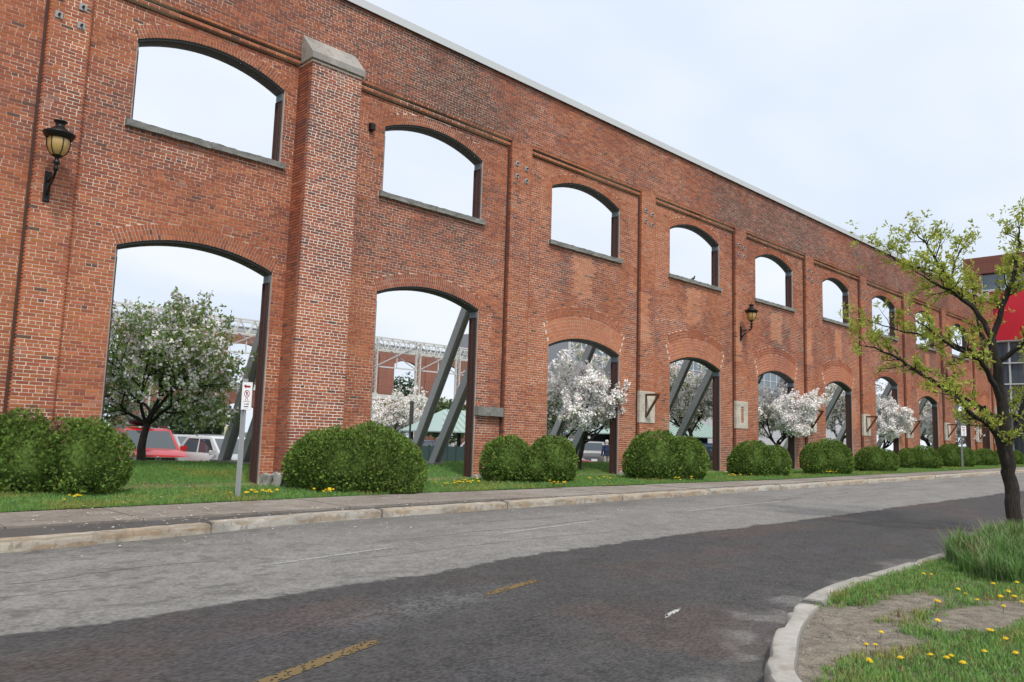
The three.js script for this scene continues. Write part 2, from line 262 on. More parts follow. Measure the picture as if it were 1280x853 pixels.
// traffic island soil and turf
const bareAt = (x0, z0) => {                                       // trodden bare earth
  const x = x0, z = z0, [xo, zo] = UN(x, z);
  const n = (fbm(x * 2.2, z * 2.6, 4) - .5) * 1.0; let d = 9; const k = islandPts; 
  for (let i = 0; i < k.length; i += 2) { const q = Math.hypot(k[i].x - x, k[i].z - z); if (q < d) d = q; }
  const tip = Math.hypot((xo - 6.5) / 1.6, (zo - 12.85) / .5) - 1; const mid = Math.hypot((xo - 8.2) / 1.7, (zo - 12.75 - .05 * (xo - 8)) / .36) - 1; const bar2 = Math.hypot((xo - 8.5) / 1.2, (zo - 13.5 - .12 * (xo - 8.5)) / .34) - 1;
  return sm(.5, -.35, Math.min(tip, mid, bar2) + n * 1.3) * (x < 10.4 ? 1 : 0) + (x < 7.4 ? .55 * sm(.75, .2, d + n * .4) : 0);
};
{
  const X0 = 3.5, X1 = 15.5, Z0 = 11.4, Z1 = 17.4;
  const map = tex(1536, 768, (i, j) => { const x = lerp(X0, X1, (i + .5) / 1536), z = lerp(Z0, Z1, (j + .5) / 768); const v = .7 + .6 * (fbm(x * 9, z * 9, 4) - .5) + .5 * (h2(i, j) - .5); const k = clamp(bareAt(x, z)); const e = .62 + .6 * (fbm(x * 14, z * 14, 3) - .5) + .55 * (h2(i, j + 999) - .5) + (h2(i, j + 77) > .985 ? .6 : 0); const c = mix3([.085 * v, .14 * v, .035 * v], [.40 * e, .34 * e, .27 * e], k); return c; });
  map.wrapS = map.wrapT = THREE.ClampToEdgeWrapping;
  const pos = [], uv = [], idx = []; const ip = islandPts.filter(p => p.x < 60); const N = 40; 
  ip.forEach((p, i) => { const q = ip[Math.min(ip.length - 1, i + 1)], r = ip[Math.max(0, i - 1)]; const t = q.clone().sub(r).normalize(); const a = V(p.x - t.z * .17, 0, p.z + t.x * .17), e = V(Math.max(p.x * .9 + 8, p.x + .5), 0, 20); for (let k = 0; k <= N; k++) { const u = Math.pow(k / N, 1.6), x = lerp(a.x, e.x, u), z = lerp(a.z, e.z, u); pos.push(x, islandY(x, z) + .006 + (k ? .025 * (fbm(x * 2.3, z * 2.3, 3) - .4) + .02 * sm(0, .15, u) : 0), z); uv.push((x - X0) / (X1 - X0), (z - Z0) / (Z1 - Z0)); } if (i) for (let k = 0; k < N; k++) { const b = i * (N + 1) + k; idx.push(b - N - 1, b - N, b, b - N, b + 1, b); } });
  const g = new THREE.BufferGeometry(); g.setAttribute('position', new THREE.Float32BufferAttribute(pos, 3)); g.setAttribute('uv', new THREE.Float32BufferAttribute(uv, 2)); g.setIndex(idx); g.computeVertexNormals();
  const bump = grainT.clone(); bump.repeat.set((X1 - X0) / .6, (Z1 - Z0) / .6); bump.needsUpdate = true;
  structure(shade(new THREE.Mesh(g, mat([1, 1, 1], .95, 0, { map, bumpMap: bump, bumpScale: .02 }))), 'traffic_island');
}
const turfY = (x, z) => islandY(x, z) + .02 + .025 * (fbm(x * 2.3, z * 2.3, 3) - .4);

// ---------------------------------------------------------------- the brick wall
const CH = .06625, TOPROW = 170, TOPY = CH * TOPROW, PANEL = -.125, BACK = -.43, JOINT = .005;
const pilasters = [[-8.7, -7.9], [-2.6, -1.85], [3.47, 4.19], [9.0, 9.6], [15.23, 16.08], [21.38, 22.21], [27.47, 28.33], [33.45, 34.27], [39.35, 40.15], [45.1, 45.9], [51.15, 51.95], [57.15, 57.95], [61.0, 61.75]];
const bays = [   // upper [l, r], lower [l, r], lowered arch?
  { u: [-1.0, 2.2], l: [-1.05, 2.15] }, { u: [5.06, 8.24], l: [5.01, 8.23] }, { u: [10.97, 14.26], l: [10.97, 14.29] }, { u: [17.08, 20.37], l: [17.09, 20.45], low: 1 }, { u: [23.23, 26.5], l: [23.27, 26.58], low: 1 },
  { u: [29.25, 32.46], l: [29.4, 32.55], low: 1 }, { u: [35.4, 38.3], l: [35.5, 38.4], low: 1 }, { u: [41.07, 44.2], l: [41.25, 44.28] }, { u: [47.15, 50.25], l: [47.3, 50.35], low: 1 }, { u: [53.2, 56.3], l: [53.3, 56.35], low: 1 }, { u: [58.7, 60.5], l: [58.6, 60.4], low: 1 }];
const SILL = 6.89, USPR = 8.56, URISE = .38;
const X0 = -8.7, X1 = 61.75, BUT = { x0: 8.55, x1: 9.87, z: .45, top: 9.26 };
const holes = [];
bays.forEach((b, i) => {
  const mk = (l, r, bot, spr, rise, ring, rows) => { const a = (r - l) / 2, R = (a * a + rise * rise) / (2 * rise); return { l, r, bot, spr, rise, xc: (l + r) / 2, a, R, cy: spr + rise - R, th: Math.asin(a / R), ring, rows, bay: i }; };
  holes.push(mk(...b.u, SILL, USPR, URISE, .26, 3));
  if (b.low) { holes.push(mk(...b.l, -.4, 3.75, .33, .66, 6)); const g = mk(b.l[0] - .05, b.l[1] + .05, 99, 4.42, .33, .3, 3); g.ghost = 1; holes.push(g); }
  else holes.push(mk(...b.l, -.4, 4.41, .33, .315, 3));
});
// where mortar has been repointed pale, and what the bricks look like there
const pale = [[3.72, 4.19, 6.4, 9.9, 1], [3.47, 4.19, -1, 3.35, .75], [3.47, 3.9, 3.3, 9.9, .4], [5.5, 6.7, 6.1, 6.6, .8], [4.35, 5.05, 5.3, 6.05, .85], [4.2, 5.0, 2.1, 2.9, .35], [7.0, 7.8, 5.5, 5.9, .5], [8.24, 8.56, 2.05, 3.1, .95], [8.24, 8.56, .05, .5, .6], [8.24, 8.56, 8.0, 8.5, .7],
  [11.1, 13.3, 8.95, 9.5, 1], [14.27, 14.75, .9, 4.3, .8], [14.28, 15.2, .05, .9, .5], [13.4, 15.2, 4.9, 5.4, .7], [15.23, 16.08, -.3, 7.9, .62], [16.1, 17.05, 2.5, 3.6, .85], [16.1, 17.05, 6.2, 7.9, .7], [16.1, 16.6, 5.2, 5.7, .9], [20.5, 21.35, .2, 3.3, .5], [20.45, 21.35, 6.8, 8.0, .6], [21.4, 22.2, .2, 1.5, .9], [22.3, 24.3, 4.75, 5.45, .9], [22.25, 23.2, 6.2, 8.3, .7], [26.6, 27.4, .2, 3.4, .4], [26.55, 27.4, 6.4, 8.0, .5],
  [27.5, 28.3, 0, 1.6, .6], [28.4, 29.2, 2.2, 3.1, .6], [33.5, 34.25, 3.2, 8, .45], [33.5, 34.25, -.3, 1.5, .7], [39.4, 40.1, .2, 1.5, .8], [18.2, 19.4, 8.9, 9.1, .8], [24.6, 25.4, 8.95, 9.15, .6]];
const orange = [[18.15, 19.05, 5.35, 6.65], [24.3, 25.2, 5.3, 6.55], [30.5, 31.4, 5.3, 6.5], [36.6, 37.4, 5.2, 6.5], [42.4, 43.2, 5.2, 6.5], [48.5, 49.2, 5.2, 6.5], [38.45, 38.9, 1.9, 3.3], [33.5, 34.0, 4.6, 6.2], [21.4, 21.9, 4.3, 6.0], [27.5, 27.95, 4.2, 6.2]];
const inR = (r, x, y, n) => x > r[0] - n && x < r[1] + n && y > r[2] - n && y < r[3] + n;
function paleAt(x, y) { const n = (fbm(x * 2.3, y * 2.3, 3) - .5) * .34; let w = 0; for (const r of pale) if (inR(r, x, y, n)) w = Math.max(w, r[4]); for (const h of holes) if (h.rows === 6 && Math.abs(x - h.xc) < h.a + .4) { const rr = Math.hypot(x - h.xc, y - h.cy), th = Math.abs(Math.atan2(x - h.xc, y - h.cy)); if (rr > h.R && rr < h.R + .66 && th < h.th + .03) w = Math.max(w, .8); } const f = fbm(x * .42 + 90, y * .55 + 3, 4); return Math.max(w, .7 * sm(.57, .68, f), .22 + .38 * sm(.38, .62, fbm(x * .8, y * .9 + 40, 3))); }
function tintAt(x, y) {                                          // 0 orange .. 1 purple
  let p = .40 + 1.6 * (fbm(x * .22 + 5, y * .3, 4) - .5) + .5 * (fbm(x * 1.1, y * 1.4, 3) - .5); if (y > 9.5) p += .24; else if (y > 7.9) p -= .22; else if (y < 4.2) p -= .12;
  const n = (fbm(x * 3.3, y * 3.3, 3) - .5) * .24; for (const r of orange) { if (inR(r, x, y, n)) return -.6; if (inR([r[0] - .7, r[1] + .7, r[2] - .3, r[3] + .1], x, y, n * 2) && y > 4) p += .26; } return p;
}
const brickTones = [[.45, .142, .07], [.39, .112, .06], [.32, .09, .056], [.245, .084, .066], [.17, .07, .06], [.10, .055, .05]];
function brickColor(x, y, r1, r2, ringy) {
  let t = clamp((tintAt(x, y) + (r1 - .5) * .75) * 3.6, 0, 4.4); if (r2 > .985) t = 4.6; else if (ringy) t = clamp(t * .7 + .3, 0, 5);
  const lift = tintAt(x, y) < -.45 || ringy === 2; const i = Math.floor(t), f = t - i; let c = mix3(brickTones[i], brickTones[Math.min(5, i + 1)], f); const soot = 1 - .12 * sm(.5, .72, fbm(x * .6 + 11, y * .22 + 8, 4)); const v = (.86 + .3 * r2) * soot; c = [c[0] * v, c[1] * v * 1.03, c[2] * v * .9]; if (lift) c = [c[0] * 1.12 + .03, c[1] * 1.12 + .035, c[2] * 1.1 + .03];
  if (fbm(x * 3.1 + 70, y * 3.1, 3) > .78) c = mix3(c, [.5, .40, .34], .2); return c;
}
const corbel = { 142: -.01, 141: -.19, 140: -.05, 139: -.19 };
const bricks = [];                                               // { x, y, z, sx, sy, sz, rz, ry, c, buttress }
const RB = rng(77);
function layRow(x0, x1, row, front, blocks, extra) {
  const y = (row + .5) * CH, header = row % 6 === 5; const L = header ? .106 : .213; const ph = header ? .053 : (row % 2 ? .107 : 0) + (Math.floor(row / 6) % 3) * .03;
  let free = [[x0, x1]]; for (const [a, b] of blocks) { const nf = []; for (const [p, q] of free) { if (b <= p || a >= q) { nf.push([p, q]); continue; } if (a > p) nf.push([p, a]); if (b < q) nf.push([b, q]); } free = nf; }
  for (const [p, q] of free) for (let k = Math.floor((p - ph) / L); k * L + ph < q; k++) {
    let a = Math.max(p, k * L + ph), b = Math.min(q, (k + 1) * L + ph); if (a - p < .045 && a > p) a = p; if (q - b < .045 && b < q) b = q; if (b - a < .045 && q - p > .06) continue;
    const w = b - a - (extra ? .016 : .0135); const x = (a + b) / 2 + (RB() - .5) * .003, r1 = RB(), r2 = RB(); const zf = front + (RB() - .5) * .005;
    bricks.push({ x, y: y + (RB() - .5) * .002, z: zf - .05, sx: w + (RB() - .5) * .004, sy: CH - (extra ? .0175 : .0145) + (RB() - .5) * .003, sz: .1, rz: (RB() - .5) * .012, ry: 0, c: brickColor(x + extra, y, r1, r2), b: extra ? 1 : 0 });
  }
}
function blocksFor(y) {
  const out = []; for (const h of holes) { if (!h.ghost && y > h.bot && y < h.spr) out.push([h.l, h.r]); else if (y >= h.spr && (y > h.spr || h.ghost)) { const dy = y - h.cy, Ro = h.R + h.ring; if (h.ghost) { if (dy < h.R || dy > Ro) { if (dy > Ro || dy < h.R * Math.cos(h.th)) continue; } const ho = Math.min(dy < Ro ? Math.sqrt(Ro * Ro - dy * dy) : 0, dy * Math.tan(h.th)), hi = dy < h.R ? Math.sqrt(h.R * h.R - dy * dy) : 0; if (ho > hi) { out.push([h.xc - ho, h.xc - hi]); out.push([h.xc + hi, h.xc + ho]); } } else if (dy < Ro) { const hw = Math.min(Math.sqrt(Ro * Ro - dy * dy), dy * Math.tan(h.th)); out.push([h.xc - hw, h.xc + hw]); } } }
  for (const h of holes) if (h.bot === SILL && y > SILL - .15 && y < SILL) out.push([h.l - .11, h.r + .11]);
  return out;
}
for (let row = 0; row < TOPROW; row++) {
  const y = (row + .5) * CH;
  if (row >= 143) { layRow(X0, X1, row, 0, [], 0); continue; }
  const bl = blocksFor(y); const cor = corbel[row] ?? PANEL;
  for (let i = 0; i < pilasters.length; i++) {
    if (i !== 3) layRow(...pilasters[i], row, 0, [], 0);
    if (i < pilasters.length - 1) { const a = i === 3 ? BUT.x1 - .02 : pilasters[i][1], b = i === 2 ? BUT.x0 + .02 : pilasters[i + 1][0]; layRow(a, b, row, cor, bl, 0); }
  }
}
// voussoirs of the arches
for (const h of holes) {
  const rh = h.ring / h.rows;
  for (let k = 0; k < h.rows; k++) {
    const R = h.R + rh * (k + .5), arc = 2 * h.th * R, step = h.rows === 6 ? (k % 2 ? .107 : .107) : .0675, N = Math.round(arc / step);
    for (let i = 0; i < N; i++) {
      const off = h.rows === 6 && k % 2 ? .5 : 0; const th = -h.th + (i + .5 + off) / N * 2 * h.th; if (th > h.th - .2 / N * h.th) continue; const x = h.xc + Math.sin(th) * R, y = h.cy + Math.cos(th) * R; const r1 = RB(), r2 = RB();
      bricks.push({ x, y, z: PANEL + .003 + (RB() - .5) * .005 - .05, sx: arc / N - .0135, sy: rh - .014, sz: .1, rz: -th + (RB() - .5) * .02, ry: 0, c: h.rows === 6 ? brickColor(x, y, .25 + .4 * r1, .3 + .6 * r2, 2) : brickColor(x, y, r1, r2, 1), b: 0 });
    }
  }
}
// buttress faces
for (let row = 0; row < Math.floor(BUT.top / CH); row++) {
  layRow(BUT.x0, BUT.x1, row, BUT.z, [], 200);
  const y = (row + .5) * CH; for (const [sx, fx] of [[-1, BUT.x0], [1, BUT.x1]]) { const off = row % 2 ? .0 : -.1; for (let z = PANEL + off; z < BUT.z - .1; z += .213) { const a = Math.max(z, PANEL), b = Math.min(z + .213, BUT.z - .1); if (b - a < .04) continue; const r1 = RB(), r2 = RB(); bricks.push({ x: fx - sx * (.05 - .004), y, z: (a + b) / 2, sx: b - a - .0135, sy: CH - .0145, sz: .1, rz: 0, ry: Math.PI / 2, c: brickColor(fx + 200, y, r1, r2), b: 1 }); } }
}
const wall = thing('brick_wall', 'long two-storey red brick wall shell with rows of empty arched openings', 'wall');
// mortar bed behind the bricks
const mortT = tex(2048, 512, (i, j) => { const x = lerp(X0, X1, (i + .5) / 2048), y = lerp(-.6, 11.6, (j + .5) / 512); const p = paleAt(x, y), n = .85 + .3 * h2(i, j); const c = mix3([.38, .215, .15], [.88, .78, .64], p); return [c[0] * n, c[1] * n, c[2] * n]; });
mortT.wrapS = mortT.wrapT = THREE.ClampToEdgeWrapping; mortT.repeat.set(1 / (X1 - X0), 1 / 12.2); mortT.offset.set(-X0 / (X1 - X0), .6 / 12.2);
const mortar = mat([1, 1, 1], .95, 0, { map: mortT }), butMortar = mat([.93, .85, .75], .95, 0, { bumpMap: grain(.3), bumpScale: .003 });
{
  const s = new THREE.Shape(); s.moveTo(X0, -.5); s.lineTo(X1, -.5); s.lineTo(X1, TOPY); s.lineTo(X0, TOPY); s.closePath();
  const y0 = -.45; for (const h of holes) { if (h.ghost) continue; const p = new THREE.Path(); p.moveTo(h.l, Math.max(h.bot, y0)); p.lineTo(h.l, h.spr); for (let k = 1; k < 20; k++) { const th = lerp(-h.th, h.th, k / 20); p.lineTo(h.xc + Math.sin(th) * h.R, h.cy + Math.cos(th) * h.R); } p.lineTo(h.r, h.spr); p.lineTo(h.r, Math.max(h.bot, y0)); p.closePath(); s.holes.push(p); }
  for (let i = 0; i < pilasters.length - 1; i++) { const a = (i === 3 ? BUT.x1 : pilasters[i][1]) - .003, b = (i === 2 ? BUT.x0 : pilasters[i + 1][0]) + .003; for (const r of [139, 141]) { const p = new THREE.Path(); p.moveTo(a, r * CH); p.lineTo(a, (r + 1) * CH); p.lineTo(b, (r + 1) * CH); p.lineTo(b, r * CH); p.closePath(); s.holes.push(p); } }
  const body = new THREE.ExtrudeGeometry(s, { depth: PANEL - JOINT - BACK, bevelEnabled: false }); body.translate(0, 0, BACK);
  const proud = []; const E = .002; for (let i = 0; i < pilasters.length; i++) if (i !== 3) proud.push(box2(pilasters[i][0] + .03, pilasters[i][1] - .03, -.5, 143 * CH, PANEL - JOINT - .05, -JOINT));
  proud.push(box2(X0 + .006, X1 - .006, 143 * CH + .006, TOPY - .003, PANEL - JOINT - .05, -JOINT));
  for (let i = 0; i < pilasters.length - 1; i++) { const a = i === 3 ? BUT.x1 : pilasters[i][1], b = i === 2 ? BUT.x0 : pilasters[i + 1][0]; for (const r of [139, 140, 141, 142]) proud.push(box2(a - .003, b + .003, r * CH + .004, (r + 1) * CH + .003, r % 2 ? PANEL - .12 : PANEL - .1, corbel[r] - JOINT - (r % 2 ? .012 : 0))); }
  part('mortar_core', [body, ...proud], mortar, wall);
}
const cornerShade = mat([.085, .046, .036], .9);  // brown tone that paints shade into the pilaster corners
const buttress = new THREE.Group(); buttress.name = 'buttress'; wall.add(buttress);
part('mortar_core', box2(BUT.x0 + .016, BUT.x1 - .016, -.5, BUT.top - .01, PANEL - .02, BUT.z - JOINT), butMortar, buttress);
{ // sloping stone cap
  const a = BUT.x0 - .04, b = BUT.x1 + .04, z1 = BUT.z + .05; const sh = new THREE.Shape(); sh.moveTo(0.0, 9.265); sh.lineTo(z1, 9.265); sh.lineTo(z1, 9.40); sh.lineTo(.02, 9.93); sh.lineTo(0.0, 9.93); sh.closePath();
  const g = new THREE.ExtrudeGeometry(sh, { depth: b - a - .02, bevelEnabled: true, bevelSize: .008, bevelThickness: .01, bevelSegments: 1 }); g.rotateY(-Math.PI / 2); g.translate(b - .01, 0, 0.012); part('cap_stone', g, M.concrete, buttress);
}
{ // individual bricks that show largest, the rest as one mass of real bricks
  const G = new THREE.BoxGeometry(1, 1, 1), bmat = mat([1, 1, 1], .9, 0, { bumpMap: grain(4), bumpScale: .0 });
  for (const b of bricks) { const v = inFrame(b.x, b.y, b.z, .99); const d = Math.hypot(b.x, b.y - EYE, b.z - DIST); b.k = v ? (b.ry ? .5 : 1) * b.sx / d * DIST / d + b.sx / d : 0; b.hide = (b.x < 4.9 && b.y < 1.0) || (b.x > 8.4 && b.y < 1); if (b.hide) b.k = 0; }
  const order = [...bricks].sort((p, q) => q.k - p.k); const single = new Set(order.slice(0, 300)); const mats = new Map();
  const place = (b, o) => { o.position.set(b.x, b.y, b.z); o.rotation.set(0, b.ry, b.rz); o.scale.set(b.sx, b.sy, b.sz); o.updateMatrix(); };
  for (const b of single) { const q = b.c.map(v => Math.round(v * 40) / 40 + .0); const key = q.join(); if (!mats.has(key)) mats.set(key, mat(q, .9)); const m = shade(new THREE.Mesh(G, mats.get(key))); m.name = 'brick'; place(b, m); (b.b ? buttress : wall).add(m); }
  const D = new THREE.Object3D(), C = new THREE.Color();
  for (const who of [0, 1]) { const list = bricks.filter(b => b.b === who && !single.has(b)); const im = new THREE.InstancedMesh(G, bmat, list.length); list.forEach((b, i) => { place(b, D); im.setMatrixAt(i, D.matrix); im.setColorAt(i, C.setRGB(...b.c)); }); im.name = 'brickwork'; im.userData = { kind: 'stuff' }; shade(im); (who ? buttress : wall).add(im); }
  console.log('bricks', bricks.length, 'tone mats', mats.size);
}
// added dark brown strips that paint the shade of the recess beside each pilaster
pilasters.forEach(([a], i) => { if (i !== 3) part('corner_shade_strip', box2(a - .032, a + .004, -.3, 139 * CH, PANEL - .004, PANEL + .05), cornerShade, wall); });
// sills, arch soffits, steel frames inside the openings
function roughBox(w, h, d, x, y, z, seed, amp) {
  const g = new THREE.BoxGeometry(w, h, d, Math.max(2, Math.round(w / .08)), 3, 3); const p = g.attributes.position;
  for (let i = 0; i < p.count; i++) { const X = p.getX(i), Y = p.getY(i), Z = p.getZ(i); p.setXYZ(i, X + (fbm(Y * 20 + seed, Z * 20 + X * 9, 2) - .5) * amp * .6, Y + (fbm(X * 9 + seed, Z * 17 + Y * 13, 3) - .5) * amp, Z + (fbm(X * 11 + seed * 3, Y * 23 + Z * 7, 3) - .5) * amp * 1.6); }
  g.computeVertexNormals(); g.translate(x, y, z); return g;
}
let sd = 1;
for (const h of holes) {
  if (h.ghost) continue; const up = h.bot === SILL;
  if (up) for (const k of [0, 1]) { const w = (h.r - h.l + .2) / 2; part('sill_stone', roughBox(w - .008, .13, .36, h.l - .1 + w * (k + .5), SILL - .072, PANEL - .09, sd++, .03), M.stone, wall); }
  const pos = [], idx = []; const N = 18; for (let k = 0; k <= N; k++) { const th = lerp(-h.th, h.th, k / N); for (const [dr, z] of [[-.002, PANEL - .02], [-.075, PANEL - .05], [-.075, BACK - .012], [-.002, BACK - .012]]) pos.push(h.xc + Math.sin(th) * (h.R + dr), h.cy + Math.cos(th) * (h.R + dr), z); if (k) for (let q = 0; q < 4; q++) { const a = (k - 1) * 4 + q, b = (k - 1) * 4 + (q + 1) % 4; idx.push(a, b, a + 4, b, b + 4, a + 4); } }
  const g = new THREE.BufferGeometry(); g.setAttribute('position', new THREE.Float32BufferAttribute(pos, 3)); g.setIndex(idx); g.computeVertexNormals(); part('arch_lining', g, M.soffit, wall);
  const bot = up ? SILL : lawnY(h.xc, -.2) - .05, top = h.spr - .22;
  for (const s of [-1, 1]) {
    const e = s > 0 ? h.r : h.l, c = new THREE.Group(); c.name = 'steel_column'; wall.add(c); const X = (a, b) => s > 0 ? [e - b, e - a] : [e + a, e + b];
    part('column', [box2(...X(.003, .05), bot, top, PANEL - .062, PANEL - .045), box2(...X(.003, .022), bot, top, PANEL - .28, PANEL - .062), box2(...X(.003, .06), bot, top, BACK - .004, BACK + .014), box2(...X(.022, .034), bot, top, PANEL - .155, PANEL - .143)], M.brownSteel, c);
    part('edge_strip', box2(...X(.002, .018), bot, top + .05, PANEL - .043, PANEL - .014), M.strip, c);
    part('cap_plate', box2(...X(.002, .045), top + .002, h.spr - .012, BACK - .002, PANEL - .05), M.capSteel, c);
  }
}
// coping
part('coping', [box2(X0 - .05, X1 + .03, TOPY + .03, TOPY + .14, BACK - .06, .09), box2(X0 - .05, X1 + .03, TOPY - .06, TOPY + .03, .07, .09)], M.coping, wall);
part('coping_bed', box2(X0 - .03, X1 + .01, TOPY, TOPY + .03, BACK - .02, .05), M.soffit, wall);
// iron anchor plates with a bolt
for (const i of [2, 4, 5, 6, 7, 8, 9]) { const [a, b] = pilasters[i], c = (a + b) / 2; for (const [dx, y] of [[-.2, 8.78], [.18, 8.72], [-.2, 8.42], [.18, 8.36]]) { const p = part('anchor_plate', bev(.13, .13, .016, .004, c + dx, y, .012), M.steelGrey, wall); part('bolt', (() => { const g = new THREE.CylinderGeometry(.024, .024, .05, 6); g.rotateX(Math.PI / 2); g.translate(c + dx, y, .04); return g; })(), M.blackIron, p); } }
// exposed rubble foundation below the brickwork
{ const R = rng(9); for (let i = 0; i < pilasters.length - 1; i++) { if (i < 2) continue; const L = i === 2 ? -1 : (bays[i - 1] ? bays[i - 1].l[1] : 0); } 
  const runs = []; for (let i = 0; i < bays.length; i++) { const a = i ? bays[i - 1].l[1] : X0, b = bays[i].l[0]; runs.push([a, b]); } runs.push([bays[bays.length - 1].l[1], X1]);
  for (const [a, b] of runs) { let x = a; while (x < b - .1) { const w = Math.min(.3 + .45 * R(), b - x); const g = roughBox(w - .02, .5, .34, x + w / 2, -.258 + .02 * R(), PANEL - .06 + .04 * R(), R() * 50, .12); part('foundation_stone', g, M.rubble, wall); x += w; } }
  for (const [x, z, w, h] of [[8.62, .42, .55, .24], [9.15, .55, .5, .2], [8.45, .1, .4, .2], [9.7, .5, .4, .25], [14.6, .1, .5, .12], [15.1, .15, .45, .14], [20.8, .05, .6, .1]]) part('foundation_stone', roughBox(w, .45, .34, x, wl(x) - .225 + h, z, x * 7, .16), M.rubble, wall);
}
// concrete bearing pads on the pilasters, one of them with an empty slot
for (const i of [5, 6, 7, 8, 9, 10, 11, 12]) {
  const [a, b] = pilasters[i], y0 = 1.62, y1 = 2.66; const c = (a + b) / 2;
  if (i === 6) part('bearing_pad', [box2(a - .012, c - .09, y0, y1, -.1, .022), box2(c + .11, b + .004, y0, y1, -.1, .022), box2(c - .09, c + .11, y0, y0 + .22, -.1, .022), box2(c - .09, c + .11, y1 - .2, y1, -.1, .022)], M.pad, wall);
  else part('bearing_pad', bev(b - a + .016, y1 - y0, .12, .008, c - .004, (y0 + y1) / 2, -.038), M.pad, wall);
}
part('stone_block', roughBox(.92, .24, .2, 14.74, 1.68, PANEL + .05, 5, .02), M.stone, wall);
// rusty steel brackets left on the pads
const ord = ['first', 'second', 'third', 'fourth', 'fifth', 'sixth', 'seventh', 'eighth', 'ninth', 'tenth', 'eleventh', 'twelfth'];
[5, 7, 8, 9, 10, 11, 12].forEach((i, n) => {
  const [a, b] = pilasters[i], c = (a + b) / 2 - .1;
  const t = thing('wall_bracket', `rusty triangular steel bracket on a concrete pad, ${ord[n]} from the buttress`, 'bracket', [c, 1.7, .024], 0, 'rusty wall brackets');
  part('top_arm', [box2(-.04, .04, .86, .875, 0, .56), box2(-.04, -.028, .80, .86, 0, .56)], M.rust, t); part('back_plate', box2(-.04, .04, .1, .86, 0, .012), M.rust, t);
  part('diagonal_strut', [bar(V(0, .13, .02), V(0, .84, .52), .075, .012, V(1, 0, 0)), bar(V(-.03, .13, .02), V(-.03, .84, .52), .012, .07)], M.rust, t);
});
// wall lamps
function lampGeo(t) {
  part('wall_plate', [bev(.12, .62, .04, .012, 0, 0, .02), box2(-.03, .03, -.22, .2, .04, .06)], M.blackIron, t);
  const arm = tube([V(0, .1, .04), V(0, .12, .2), V(0, .13, .4), V(0, .16, .5), V(0, .28, .52)], [.026, .022, .022, .026, .03], 8); const scroll = tube([V(0, -.18, .05), V(0, -.1, .12), V(0, -.02, .2), V(0, .02, .32), V(0, .09, .44), V(0, .14, .5)], [.03, .026, .02, .017, .017, .017], 8); part('arm', [arm, scroll], M.blackIron, t);
  const o = [0, .52]; const shift = (g) => { g.translate(0, 0, .52); return g; };
  part('stem', shift(lathe([[0, .2], [.03, .21], [.055, .25], [.035, .29], [.035, .33], [.06, .36], [.06, .40], [.035, .43], [.04, .47], [.09, .5], [.1, .52], [0, .52]])), M.blackIron, t);
  part('glass_globe', shift(lathe([[.07, .505], [.12, .54], [.165, .61], [.19, .70], [.198, .78], [.195, .86]], 24)), lampGlass, t);
  for (let k = 0; k < 6; k++) { const a = k / 6 * Math.PI * 2 + .35; part('rib', tube([[.075, .5], [.13, .545], [.174, .61], [.2, .7], [.207, .78], [.204, .87]].map(([r, y]) => V(Math.cos(a) * r, y, .52 + Math.sin(a) * r)), Array(6).fill(.009), 5), M.blackIron, t); }
  part('hood', shift(lathe([[0, .86], [.2, .86], [.225, .84], [.285, .93], [.29, .96], [.235, .955], [.2, 1.0], [.13, 1.06], [.085, 1.1], [.075, 1.15], [.12, 1.19], [.125, 1.21], [.06, 1.22], [.02, 1.23], [.02, 1.28], [0, 1.29]], 28)), M.blackIron, t);
}
const lampGlass = new THREE.MeshPhysicalMaterial({ color: lin(.55, .36, .12), roughness: .3, clearcoat: .6, clearcoatRoughness: .15, side: THREE.DoubleSide });
for (const [x, y, l] of [[3.72, 5.2, 'black lantern with amber glass on the pilaster left of the first arch'], [27.83, 5.28, 'black lantern with amber glass above the slotted concrete pad'], [51.5, 5.3, 'black wall lantern behind the young street tree']]) { const q = thing('wall_lantern', l, 'lamp', [x, y, .003], 0, 'wall lanterns'); lampGeo(q); q.scale.setScalar(.9); }
// small fittings on the wall
{ const t = thing('junction_box', 'small black box fixed beside the second upper window', 'box', [10.55, 8.4, PANEL]); part('casing', bev(.13, .17, .12, .01, 0, 0, .06), M.blackIron, t); part('spout', box2(-.02, .02, -.12, -.08, .02, .1), M.blackIron, t); }
{ const t = thing('bird', 'small dark pigeon perched on the sill of the fourth upper window', 'bird', [24.75, SILL - .008, PANEL - .02], .6); t.scale.setScalar(.7); const b = new THREE.SphereGeometry(.07, 10, 8); b.scale(.8, .9, 1.5); b.rotateX(-.5); b.translate(0, .12, 0); const hd = new THREE.SphereGeometry(.036, 8, 6); hd.translate(0, .235, .07); const nk = tube([V(0, .15, .04), V(0, .235, .068)], [.05, .03], 8); part('body', [b, nk, hd, tube([V(0, .1, -.06), V(0, .04, -.19)], [.05, .02], 6)], mat([.06, .06, .07], .8), t); part('beak', tube([V(0, .235, .1), V(0, .225, .135)], [.01, .002], 5), mat([.1, .09, .08]), t); part('leg', [tube([V(.02, .08, 0), V(.02, 0, .01)], [.007, .006], 5), tube([V(-.02, .08, 0), V(-.02, 0, .01)], [.007, .006], 5)], mat([.2, .07, .05]), t); }
